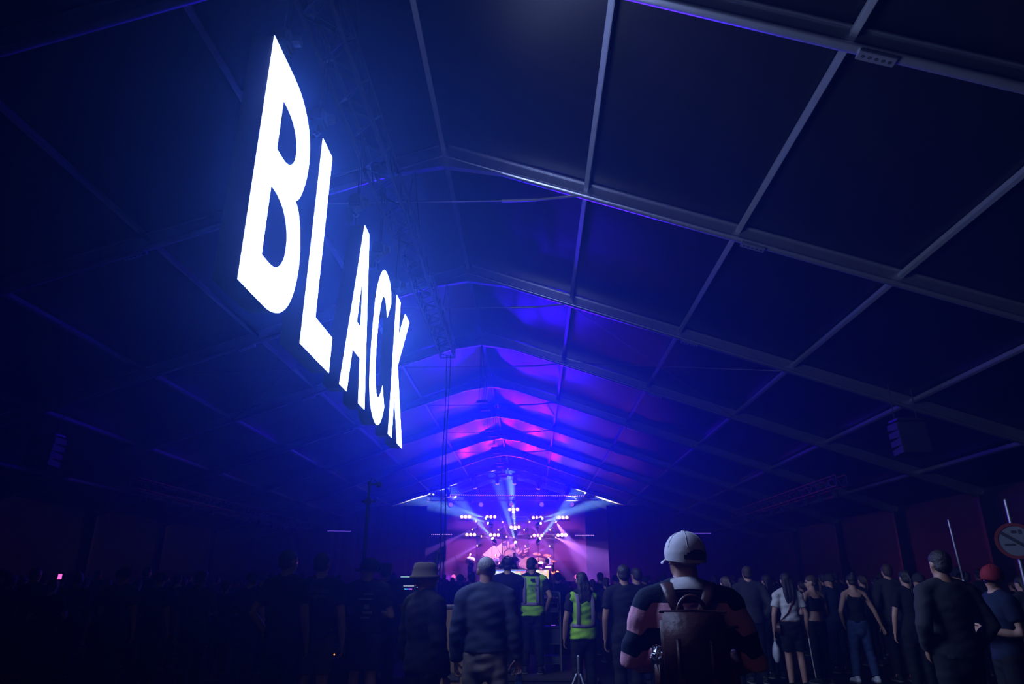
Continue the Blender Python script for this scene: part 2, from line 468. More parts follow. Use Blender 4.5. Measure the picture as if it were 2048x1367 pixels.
# ------------------------------------------------------------------ the stage at the far end
DECK = 1.62
M['deck'] = mat('stage_deck', (0.05, 0.045, 0.05), rough=0.5, noise=0.3, scale=3)
M['drape'] = mat('black_drape', (0.012, 0.011, 0.014), rough=0.95, noise=0.3, scale=2)
M['backdrop'] = mat('violet_backdrop_cloth', (0.14, 0.035, 0.30), rough=0.9, noise=0.08, scale=2)
M['print'] = mat('pink_white_print', (0.95, 0.72, 0.90), rough=0.9, noise=0.04, scale=4)
M['printdark'] = mat('dark_violet_print', (0.16, 0.03, 0.36), rough=0.9, noise=0.05, scale=4)
M['cab'] = mat('speaker_black', (0.02, 0.02, 0.022), rough=0.7, noise=0.3, scale=20, bump=0.1)

st = thing('stage_platform', 'raised stage platform at the far end of the tent', 'stage', (-1.2, 45.4, 0))
MB().bbox((0, 3.6, DECK - 0.06), (11.6, 7.2, 0.12), 0.01).build('deck', M['deck'], st)
MB().box((0, 0.06, (DECK - 0.12) / 2), (11.5, 0.04, DECK - 0.12)).build('skirt', M['drape'], st)
for i in range(5):
    for j in range(3):
        MB().tube([(-5.5 + 2.75 * i, 0.4 + 3.1 * j, 0), (-5.5 + 2.75 * i, 0.4 + 3.1 * j, DECK - 0.12)], [0.03, 0.03], 8, flat=True).build('leg', M['steel'], st)

def drape(name, x0, x1, y, z0, z1, label):
    n = int(abs(x1 - x0) * 10); b = MB(); vs = []; fs = []
    for i in range(n + 1):
        x = x0 + (x1 - x0) * i / n; yy = y + 0.05 * math.sin(i * 1.3) + 0.02 * math.sin(i * 2.9)
        vs += [(x, yy, z0), (x, yy, z1), (x, yy + 0.03, z0), (x, yy + 0.03, z1)]
    for i in range(n):
        a = 4 * i; c = a + 4
        fs += [(a, c, c + 1, a + 1), (a + 2, a + 3, c + 3, c + 2), (a + 1, c + 1, c + 3, a + 3)]
    b.add(vs, fs)
    return tag(b.build(name, M['drape'], smooth=True), label, 'drape', 'black stage drapes')
drape('wing_drape', RX - HALF - 0.085, -6.9, 45.3, 0.02, 6.3, 'black side drape left of the stage')
drape('wing_drape', 4.9, RX + HALF + 0.085, 45.3, 0.02, 6.3, 'black side drape right of the stage')

# backdrop with its flat print; outlines given on the cloth in picture units, placed on the cloth at its real size
BY = 52.2
def bd(u, v, dy=0.0):
    p = at(u, v, BY - dy); return p
bt = thing('stage_backdrop', 'violet stage backdrop with a large pink and white print', 'backdrop', (-1.2, BY, DECK))
loc0 = Vector((-1.2, BY, DECK))
MB().poly([(-5.2, 0, 0), (5.2, 0, 0), (5.2, 0, 6.0), (-5.2, 0, 6.0)], (0, 1, 0), 0.02).build('cloth', M['backdrop'], bt)
def zc(x, y): return (950 + x / 12.8, 1075 + y / 12.8)
SHAPES = [
    ('print', [(190, 430), (440, 215), (480, 200), (520, 210), (545, 240), (660, 430), (560, 540), (520, 690), (430, 640)], 0.02),
    ('print', [(160, 450), (180, 455), (430, 660), (420, 690)], 0.02),
    ('print', [(550, 235), (680, 130), (700, 175), (730, 210), (755, 320), (715, 470), (690, 440)], 0.02),
    ('print', [(720, 95), (790, 85), (795, 110), (715, 120)], 0.02),
    ('print', [(750, 215), (800, 200), (810, 300), (760, 320)], 0.02),
    ('print', [(835, 85), (870, 95), (870, 270), (830, 265)], 0.02),
    ('print', [(890, 170), (1020, 130), (1090, 200), (1140, 330), (1080, 400), (1055, 390), (1000, 260), (975, 180), (945, 280), (890, 275)], 0.02),
    ('print', [(755, 400), (780, 350), (830, 305), (900, 295), (970, 305), (1020, 340), (1045, 400), (1050, 520), (960, 560), (800, 540), (760, 460)], 0.02),
    ('printdark', [(800, 490), (830, 440), (880, 425), (925, 445), (935, 490), (900, 520), (840, 525)], 0.03),
    ('print', [(815, 490), (840, 455), (880, 442), (912, 460), (920, 490), (890, 508), (845, 510)], 0.04),
    ('printdark', [(840, 485), (880, 475), (890, 488), (850, 500)], 0.05),
    ('print', [(1095, 400), (1210, 300), (1190, 380), (1110, 440)], 0.02),
    ('print', [(1250, 300), (1390, 235), (1400, 260), (1270, 320)], 0.02),
    ('print', [(1255, 350), (1355, 320), (1350, 350), (1260, 390)], 0.02),
    ('print', [(1210, 430), (1290, 410), (1280, 445), (1220, 460)], 0.02),
    ('print', [(1050, 500), (1100, 485), (1200, 530), (1130, 545), (1060, 530)], 0.02),
    ('print', [(1250, 520), (1320, 475), (1310, 510), (1270, 530)], 0.02),
    ('print', [(1110, 570), (1200, 540), (1340, 500), (1420, 490), (1470, 560), (1560, 620), (1580, 760), (1300, 800), (1120, 720)], 0.02),
    ('print', [(1500, 540), (1600, 490), (1760, 520), (1860, 600), (1840, 660), (1700, 640), (1560, 580)], 0.02),
]
for nm, pts, dy in SHAPES:
    P = []
    for x, y in pts:
        u, v = zc(x, y); P.append(bd(u, v, dy) - loc0)
    MB().poly(P, (0, 1, 0), 0.008).build('printed_shape', M[nm], bt)

# trusses over the stage
truss('stage_truss', (-8.1, 46.0, 7.3), (-1.62, 46.0, 8.62), 0.38, 'sloping lighting truss rising to the ridge, left of the stage centre', 'sloping stage trusses', 0.03, 0.013, 0.42, False)
truss('stage_truss', (4.9, 46.0, 7.3), (-1.58, 46.0, 8.62), 0.38, 'sloping lighting truss falling from the ridge, right of the stage centre', 'sloping stage trusses', 0.03, 0.013, 0.42, False)
truss('header_truss', (-7.2, 47.25, 7.02), (4.8, 47.25, 7.02), 0.3, 'level lighting truss across the top of the stage', None, 0.025, 0.011, 0.4, False)
truss('side_truss', (9.9, 22.0, 4.62), (9.9, 34.0, 4.62), 0.34, 'lighting truss along the right side of the tent', 'side trusses', 0.025, 0.011, 0.36, False)
truss('side_truss', (-13.1, 22.0, 4.62), (-13.1, 40.0, 4.62), 0.34, 'lighting truss along the left side of the tent', 'side trusses', 0.025, 0.011, 0.36, False)
ORD = ['first', 'second', 'third', 'fourth', 'fifth', 'sixth', 'seventh', 'eighth', 'ninth', 'tenth']
parm = MB().tube([(0, 0, 0), (0, 0, -0.05)], [0.02, 0.02], 8, flat=True).tube([(0, 0, -0.06), (0, 0, -0.16), (0, 0, -0.32)], [0.05, 0.085, 0.10], 12, flat=True).mesh('par_can', M['darkmetal'])
for x, ys_, wd in ((9.9, [22.6 + 1.25 * i for i in range(9)], 'right'), (-13.1, [22.8 + 1.7 * i for i in range(10)], 'left')):
    for i, y in enumerate(ys_):
        o = link('par_can', parm, None, (x, y, 4.44)); tag(o, 'unlit black lamp on the %s side truss, %s counted from the camera' % (wd, ORD[i]), 'lamp', 'lamps on the %s side truss' % wd)

# light strips over and beside the stage
M['ledblue'] = quiet(mat('blue_led', (0.02, 0.02, 0.1), emit=((0.12, 0.06, 1.0), 1.6)))
M['ledpink'] = quiet(mat('violet_led', (0.05, 0.02, 0.1), emit=((0.6, 0.3, 1.0), 2.0)))
def led_strip(p, q, n, m, label):
    p, q = Vector(p), Vector(q)
    t = thing('led_strip', label, 'light strip', p, 0, 'dotted light strips')
    MB().bar((0, 0.03, 0), q - p + Vector((0, 0.03, 0)), 0.04, 0.05).build('rail', M['darkmetal'], t)
    b = MB()
    for i in range(n):
        b.box((q - p) * ((i + 0.5) / n), (0.045, 0.03, 0.045))
    o = b.build('diodes', m, t); o['kind'] = 'stuff'
led_strip(at(890, 989, 46), at(1170, 991, 46), 64, M['ledpink'], 'long dotted light strip across the top of the stage')
led_strip(at(1350, 1066, 45), at(1422, 1066, 45), 24, M['ledblue'], 'blue dotted light strip on the drape right of the stage')
led_strip(at(655, 1061, 45), at(702, 1062, 45), 16, M['ledblue'], 'blue dotted light strip on the drape left of the stage')
led_strip(at(862, 1068, 45), at(905, 1068, 45), 12, M['ledpink'], 'short dotted light strip at the left stage edge')
led_strip(at(1150, 1070, 45), at(1188, 1070, 45), 12, M['ledpink'], 'short dotted light strip at the right stage edge')

# towers that carry the stage lamps
for u, wd in ((954, 'leftmost'), (1005, 'second from the left'), (1056, 'third from the left'), (1107, 'rightmost')):
    p = at(u, 1100, 50.2)
    truss('lamp_tower', (p.x, 50.2, DECK), (p.x, 50.2, 6.3), 0.3, 'upright lamp tower on the stage, %s of four' % wd, 'lamp towers', 0.025, 0.011, 0.4, False)
for u, wd in ((984, 'left'), (1031, 'middle'), (1076.5, 'right')):
    p = at(u, 1100, 49.15)
    truss('slim_tower', (p.x, 49.15, DECK), (p.x, 49.15, 6.15 if wd != 'middle' else 6.6), 0.22, 'slim upright carrying the white beam lamps, %s of three' % wd, 'slim towers', 0.02, 0.009, 0.35, False)
truss('lamp_bar', at(915, 1036, 49.9), at(1140, 1037, 49.9), 0.25, 'upper lamp bar across the back of the stage', 'lamp bars', 0.02, 0.009, 0.4, False)
truss('lamp_bar', at(925, 1072, 49.9), at(1136, 1073, 49.9), 0.25, 'lower lamp bar across the back of the stage', 'lamp bars', 0.02, 0.009, 0.4, False)

# lamps: moving heads with a narrow beam, blinders with three bulbs
def lens_mat(name, col, k): return quiet(mat(name, (0.8, 0.8, 0.8), emit=(col, k)))
M['lens_w'] = lens_mat('lens_white', (0.8, 0.95, 1.0), 14.0)
M['lens_p'] = lens_mat('lens_pink', (1.0, 0.30, 0.62), 3.0)
M['lens_v'] = lens_mat('lens_violet', (0.7, 0.30, 1.0), 1.0)
M['bulb_p'] = lens_mat('bulb_pink', (1.0, 0.22, 0.62), 9.0)
M['bulb_r'] = lens_mat('bulb_red', (1.0, 0.14, 0.10), 9.0)
YOKE = MB().bbox((0, 0, 0.0), (0.30, 0.24, 0.12), 0.02).bbox((-0.17, 0, 0.2), (0.04, 0.10, 0.34), 0.015).bbox((0.17, 0, 0.2), (0.04, 0.10, 0.34), 0.015).mesh('yoke', M['blackpaint'])
HEAD = MB().tube([(0, 0, 0.17), (0, 0, 0.08), (0, 0, -0.1), (0, 0, -0.2)], [0.09, 0.125, 0.13, 0.12], 14).mesh('head', M['blackpaint'], True)
LENSES = {k: MB().disc((0, 0, -0.325), (0, 0, 1), 0.105, 16, 0.02).mesh('lens', M['lens_' + k]) for k in 'wpv'}
LENSES['w'] = MB().ell((0, 0, -0.30), (0.115, 0.115, 0.10), 16, 10).mesh('lens', M['lens_w'], True)
LENSES['p'] = MB().ell((0, 0, -0.30), (0.11, 0.11, 0.08), 14, 8).mesh('lens', M['lens_p'], True)
def moving_head(pos, target, kind, label, group, col=None, watts=0.0, cone=8.0, scale=1.0, hang=False, blend=0.5, arm=None):
    pos = Vector(pos); d = (Vector(target) - pos).normalized()
    t = thing('moving_head_lamp', label, 'stage lamp', pos, 0, group); t.scale = (scale,) * 3
    y = link('yoke', YOKE, t, (0, 0, 0.3 if hang else -0.3), (PI if hang else 0, 0, 0))
    if arm: stick('bracket_arm', RODB, (0, 0, -0.3 if not hang else 0.3), Vector(arm) / scale, 0.025, t)
    h = link('head', HEAD, t); h.rotation_mode = 'QUATERNION'; h.rotation_quaternion = (-d).to_track_quat('Z', 'Y')
    link('lens', LENSES[kind], h)
    if watts:
        L = bpy.data.lights.new('beam', 'SPOT'); L.energy = watts; L.color = col; L.spot_size = math.radians(cone); L.spot_blend = blend; L.shadow_soft_size = 0.06
        o = bpy.data.objects.new('beam', L); COL.objects.link(o); o.parent = h; o.location = (0, 0, -0.47)
    return t
W = (1.0, 0.95, 0.85); PK = (1.0, 0.16, 0.42); VI = (0.75, 0.25, 1.0)
KW, KP, KV = 380000.0, 430000.0, 40000.0
for i, (s, e, cone) in enumerate((((978, 1038), (893, 1010), 9), ((982, 1047.5), (905, 1023), 9), ((989.5, 1081), (940, 1024), 10), ((1027.5, 1030), (1022, 960), 11),
                    ((1031, 1064), (1024, 1000), 10), ((1033, 1090), (1012, 1020), 9), ((1078, 1038), (1195, 1003), 8), ((1075, 1048), (1180, 1010), 9), ((1076, 1081), (1112, 1036), 10))):
    wd = ['left wing, uppermost', 'left wing, middle', 'left wing, lowest', 'centre, uppermost', 'centre, middle', 'centre, lowest', 'right wing, uppermost', 'right wing, middle', 'right wing, lowest'][i]
    moving_head(at(*s, 48.6), at(*e, 48.1), 'w', 'stage lamp with a blazing white beam, %s of the white ones' % wd, 'white beam lamps', W, KW, cone * 1.6, blend=0.9, scale=0.75, arm=(at((984, 1031, 1076.5)[i // 3], 1100, 49.15).x - at(*s, 48.6).x, 0.5, -0.2))
PINK = [((949, 1038), (975, 1072)), ((949, 1056), (905, 1078)), ((958, 1071), (990, 1078)), ((959, 1088), (925, 1107)),
        ((1003, 1039), (1018, 1072)), ((1001, 1056), (968, 1078)), ((1008, 1072), (1040, 1078)),
        ((1056, 1039), (1080, 1072)), ((1052.5, 1056), (1025, 1076)), ((1057.5, 1072), (1090, 1076)), ((1055, 1089), (1028, 1104)),
        ((1109, 1039), (1150, 1100)), ((1104, 1056), (1072, 1078)), ((1107, 1072), (1150, 1092)), ((1103.5, 1089), (1068, 1108))]
for i, (s, e) in enumerate(PINK):
    col_ = 0 if i < 4 else 1 if i < 7 else 2 if i < 11 else 3
    row_ = (i, i - 4, i - 7, i - 11)[col_]
    moving_head(at(*s, 49.6), at(*e, 49.3), 'p', 'small lamp with a pink beam, %s row on the %s lamp tower' % (['top', 'second', 'third', 'bottom'][row_], ['leftmost', 'second', 'third', 'rightmost'][col_]),
                'pink beam lamps', PK, KP * (1.0 if i != 11 else 1.6), 9 if i not in (11, 13) else 26, 0.6, arm=(at((954, 1005, 1056, 1107)[col_], 1100, 50.2).x - at(*s, 49.6).x, 0.52, -0.1))
for i, (u, v) in enumerate(((895, 983), (948, 966), (994, 957), (1029, 957), (1078, 967), (1135, 981))):
    moving_head(at(u, v, 46.0), at(u + (1028 - u) * 0.35, v + 120, 47.9), 'v', 'dark lamp hanging from the sloping stage truss, %s from the left' % ['first', 'second', 'third', 'fourth', 'fifth', 'sixth'][i],
                'hanging truss lamps', VI, KV, 16, 1.1, True)
BARM = MB().bbox((0, 0.06, 0), (0.95, 0.10, 0.26), 0.02).mesh('housing', M['blackpaint'])
def bulb_mesh(m): return MB().ell((0, 0, 0), (0.10, 0.05, 0.10), 12, 8).mesh('bulb', m, True)
BULB = bulb_mesh(M['bulb_p'])
pos = ['far left', 'centre left', 'centre', 'centre right', 'far right']
for row, cen in (('upper', ((931, 1033), (982, 1033), (1027, 1018), (1074, 1034.5), (1126, 1034.4))), ('lower', ((941.5, 1068.7), (989, 1069.3), (1030, 1053.6), (1076, 1070), (1124, 1069.7)))):
    for i, (u, v) in enumerate(cen):
        p = at(u, v, 49.5)
        t = thing('blinder_lamp', 'row of three pink bulbs, %s of the %s row behind the band' % (pos[i], row), 'stage lamp', p, 0, 'three-bulb blinders')
        link('housing', BARM, t)
        for k in (-1, 0, 1): link('bulb', BULB, t, (k * 0.27, 0, 0))
p = at(1110.5, 1144, 45.9)
t = thing('blinder_lamp', 'two red bulbs low at the right front of the stage', 'stage lamp', p)
MB().bbox((0, 0.06, 0), (0.62, 0.10, 0.26), 0.02).build('housing', M['blackpaint'], t)
MB().tube([(0, 0.06, -0.1), (0, 0.06, DECK - p.z)], [0.02, 0.02], 8, flat=True).build('stand', M['blackpaint'], t)
BR = bulb_mesh(M['bulb_r'])
for k in (-0.14, 0.14): link('bulb', BR, t, (k, 0, 0))

# broad wash lamps, assumed fixtures added to colour the haze and light the backdrop
WASHM = MB().tube([(0, 0, 0.16), (0, 0, 0.05), (0, 0, -0.12)], [0.10, 0.15, 0.17], 14, flat=True).mesh('can', M['blackpaint'])
BRK = MB().bar((-0.19, 0, 0), (-0.19, 0, 0.3), 0.02, 0.04, (0, 1, 0)).bar((0.19, 0, 0), (0.19, 0, 0.3), 0.02, 0.04, (0, 1, 0)).bar((-0.2, 0, 0.3), (0.2, 0, 0.3), 0.04, 0.02).mesh('bracket', M['blackpaint'])
M['wash_b'] = lens_mat('wash_blue', (0.25, 0.10, 1.0), 1.0)
M['wash_m'] = lens_mat('wash_magenta', (1.0, 0.15, 0.9), 1.0)
WL = {k: MB().disc((0, 0, -0.125), (0, 0, 1), 0.15, 16, 0.01).mesh('lens', M['wash_' + k]) for k in 'bm'}
def wash(pos, d, kind, col, watts, cone, label, group, blend=0.9, up=1):
    t = thing('wash_lamp', label, 'stage lamp', pos, 0, group)
    h = link('can', WASHM, t); h.rotation_mode = 'QUATERNION'; h.rotation_quaternion = (-Vector(d)).to_track_quat('Z', 'Y')
    link('lens', WL[kind], h)
    link('bracket', BRK, t, (0, 0, 0), (0 if up > 0 else PI, 0, 0))
    L = bpy.data.lights.new('wash', 'SPOT'); L.energy = watts; L.color = col; L.spot_size = math.radians(cone); L.spot_blend = blend; L.shadow_soft_size = 0.15
    o = bpy.data.objects.new('wash', L); COL.objects.link(o); o.parent = h; o.location = (0, 0, -0.16)
KB, KM, KF = 105000.0, 3000.0, 5200.0
names5 = ['far left', 'left', 'middle', 'right', 'far right']
for i, x in enumerate((-5.6, -3.5, -1.4, 0.7, 2.8)):
    wash((x, 47.2, 6.55), (-0.10 * (x + 1.4), -1, 0.17), 'b', (0.016, 0.0, 1.0), KB / 5, 42, 'assumed blue wash lamp high over the stage, %s of five' % names5[i], 'blue wash lamps')
for i, x in enumerate((-5.4, -2.6, 0.2, 3.0)):
    wash((x, 49.0, DECK + 0.31), (0.05 * (x + 1.2), -1, -0.12), 'm', (1.0, 0.03, 0.75), KM / 4, 38, 'assumed magenta wash lamp on the stage floor, %s of four' % ['far left', 'left', 'right', 'far right'][i], 'magenta floor lamps', up=-1)
for i, x in enumerate((-4.2, -1.2, 1.8)):
    wash((x, 47.4, 6.9), (0, 0.85, -0.62), 'm', (1.0, 0.42, 0.85), KF / 3, 75, 'assumed pink lamp shining on the backdrop, %s of three' % ['left', 'middle', 'right'][i], 'backdrop lamps')

# assumed floodlight out of view behind the camera, added to light people's backs
wl = thing('assumed_floodlight', 'assumed floodlight added out of view behind the camera, lighting the backs of people', 'lamp', (-4.5, -6.0, 5.6))
MB().bbox((0, 0, 0), (0.36, 0.14, 0.26), 0.02).build('housing', M['blackpaint'], wl, rot=(math.radians(-28), 0, 0))
stick('hanger', RODB, (0, 0, 0.12), (0, 0, zu(-4.5 - RX) + 0.3 - 5.6), 0.012, wl)
M['assumed_flood'] = quiet(mat('assumed_flood_glass', (0.8, 0.8, 0.8), emit=((1.0, 0.8, 0.7), 3.0)))
MB().bbox((0, 0.075, -0.035), (0.32, 0.01, 0.22), 0.003).build('glass', M['assumed_flood'], wl, rot=(math.radians(-28), 0, 0))
L = bpy.data.lights.new('assumed_flood', 'SPOT'); L.energy = 42.0; L.color = (1.0, 0.62, 0.60); L.spot_size = math.radians(85); L.spot_blend = 0.8; L.shadow_soft_size = 0.12
o = bpy.data.objects.new('assumed_flood', L); COL.objects.link(o); o.parent = wl; o.location = (0, 0.12, -0.06); o.rotation_euler = (math.radians(62), 0, math.radians(-25))

# ------------------------------------------------------------------ people
def cloth(name, c, rough=0.85, noise=0.2, scale=14, bump=0.25): return mat(name, c, rough=rough, spec=0.2, noise=noise, scale=scale, bump=bump)
M['skin_a'] = mat('skin_light', (0.50, 0.28, 0.20), rough=0.55, noise=0.08, scale=20)
M['skin_b'] = mat('skin_tan', (0.34, 0.18, 0.11), rough=0.55, noise=0.08, scale=20)
M['skin_c'] = mat('skin_dark', (0.12, 0.06, 0.04), rough=0.5, noise=0.08, scale=20)
M['eye'] = mat('eye_dark', (0.03, 0.025, 0.02), rough=0.2)
M['lip'] = mat('lip', (0.36, 0.13, 0.11), rough=0.5)
M['hair_dark'] = mat('hair_dark', (0.016, 0.012, 0.010), rough=0.6, noise=0.4, scale=60, bump=0.5)
M['hair_brown'] = mat('hair_brown', (0.05, 0.028, 0.015), rough=0.6, noise=0.4, scale=60, bump=0.5)
M['hair_grey'] = mat('hair_grey', (0.28, 0.26, 0.25), rough=0.6, noise=0.3, scale=60, bump=0.5)
M['c_black'] = cloth('cloth_black', (0.010, 0.010, 0.012))
M['c_charcoal'] = cloth('cloth_charcoal', (0.03, 0.03, 0.034))
M['c_navy'] = cloth('cloth_navy', (0.012, 0.018, 0.045))
M['c_denim'] = cloth('cloth_denim', (0.045, 0.07, 0.17))
M['c_white'] = cloth('cloth_white', (0.55, 0.53, 0.52))
M['c_beige'] = cloth('cloth_beige', (0.30, 0.24, 0.19))
M['c_khaki'] = cloth('cloth_khaki', (0.12, 0.09, 0.06))
M['c_jacket'] = cloth('cloth_jacket_slate', (0.045, 0.055, 0.085))
M['c_red'] = cloth('cloth_red', (0.22, 0.02, 0.03))
M['c_pink'] = cloth('cloth_pink', (0.45, 0.16, 0.22))
M['c_cap'] = cloth('cloth_pale_cap', (0.84, 0.84, 0.86))
M['hivis'] = cloth('hivis_yellow', (0.30, 0.60, 0.02), bump=0.4)
M['reflect'] = cloth('reflective_tape', (0.22, 0.16, 0.24), rough=0.5)
M['shoe'] = cloth('shoe_black', (0.02, 0.02, 0.02))
M['shoe_w'] = cloth('shoe_white', (0.65, 0.66, 0.70))
M['sole'] = cloth('shoe_sole', (0.12, 0.12, 0.12))

def remesh(mb, name, mats, voxel, it=3, fold=0.0, seed=0):
    me = mb.mesh(name, mats)
    o = bpy.data.objects.new('tmp', me)
    r = o.modifiers.new('r', 'REMESH'); r.mode = 'VOXEL'; r.voxel_size = voxel; r.use_smooth_shade = True
    s = o.modifiers.new('s', 'SMOOTH'); s.factor = 0.5; s.iterations = it
    out = evaluated(o)
    out.name = name
    out.materials.clear()
    for q in (mats if isinstance(mats, (list, tuple)) else [mats]): out.materials.append(q)
    if fold:
        rn = random.Random(seed); a = [rn.uniform(0, 6.28) for _ in range(4)]
        nv = len(out.vertices); co = [0.0] * (3 * nv); no = [0.0] * (3 * nv)
        out.vertices.foreach_get('co', co); out.vertices.foreach_get('normal', no)
        for i in range(0, 3 * nv, 3):
            x, y, z = co[i:i + 3]
            f = fold * (math.sin(38 * z + 14 * x + a[0]) * math.sin(11 * x - 9 * y + a[1]) + 0.6 * math.sin(70 * z - 22 * x + a[2]) * math.sin(8 * x + 6 * z + a[3]))
            co[i] = x + no[i] * f; co[i + 1] = y + no[i + 1] * f; co[i + 2] = z + no[i + 2] * f
        out.vertices.foreach_set('co', co); out.update()
    return out

def append(me, mb, mi=0):
    """adds shapes to a finished mesh (hands joined at the wrist)"""
    b = bmesh.new(); b.from_mesh(me)
    vs = [b.verts.new(p) for p in mb.v]
    for f in mb.f:
        try:
            q = b.faces.new([vs[i] for i in f]); q.smooth = True; q.material_index = mi
        except ValueError: pass
    b.to_mesh(me); b.free()
    return me

def merge(meshes, name):
    vs, fs, mi, ms = [], [], [], []
    for me in meshes:
        o = len(vs); vs += [v.co[:] for v in me.vertices]; mm = []
        for q in me.materials:
            if q not in ms: ms.append(q)
            mm.append(ms.index(q))
        for p in me.polygons:
            fs.append([i + o for i in p.vertices]); mi.append(mm[p.material_index] if mm else 0)
    out = bpy.data.meshes.new(name); out.from_pydata(vs, [], fs)
    for q in ms: out.materials.append(q)
    out.polygons.foreach_set('material_index', mi); out.polygons.foreach_set('use_smooth', [True] * len(fs)); out.update()
    return out

def hand(mb, wrist, d, side_dir, s, curl=0.35, sc=1.0):
    """palm, four unequal bent fingers and a thumb leaving the side of the palm; d points down the hand, side_dir towards the thumb"""
    d = Vector(d).normalized(); w = Vector(side_dir); w = (w - d * w.dot(d)).normalized(); n = d.cross(w) * s
    P = Vector(wrist)
    mb.tube([P - d * 0.02, P + d * 0.03 * sc, P + d * 0.085 * sc], [(0.024 * sc, 0.018 * sc), (0.038 * sc, 0.016 * sc), (0.042 * sc, 0.014 * sc)], 10, ref=w)
    for k, L in enumerate((0.072, 0.080, 0.075, 0.058)):
        off = (0.031 - 0.0208 * k) * sc
        b = P + d * 0.088 * sc + w * off
        fan = w * (0.10 - 0.07 * k)
        pts = [b - d * 0.012]; dirv = (d + fan).normalized(); a = 0.0
        for j in range(3):
            a += curl * (0.7 + 0.25 * j)
            dv = dirv * math.cos(a) - n * math.sin(a)
            pts.append(pts[-1] + dv * L * sc * (0.46, 0.32, 0.24)[j])
        mb.tube(pts, [0.0098 * sc, 0.0090 * sc, 0.0082 * sc, 0.0068 * sc], 8, ref=w)
    b = P + d * 0.022 * sc + w * 0.03 * sc
    t1 = (w * 0.75 + d * 0.75 - n * 0.35).normalized()
    t2 = (w * 0.25 + d * 0.95 - n * (0.3 + curl)).normalized()
    mb.tube([b, b + t1 * 0.045 * sc, b + t1 * 0.045 * sc + t2 * 0.03 * sc, b + t1 * 0.045 * sc + t2 * 0.052 * sc], [0.0135 * sc, 0.0115 * sc, 0.0100 * sc, 0.008 * sc], 8, ref=n)

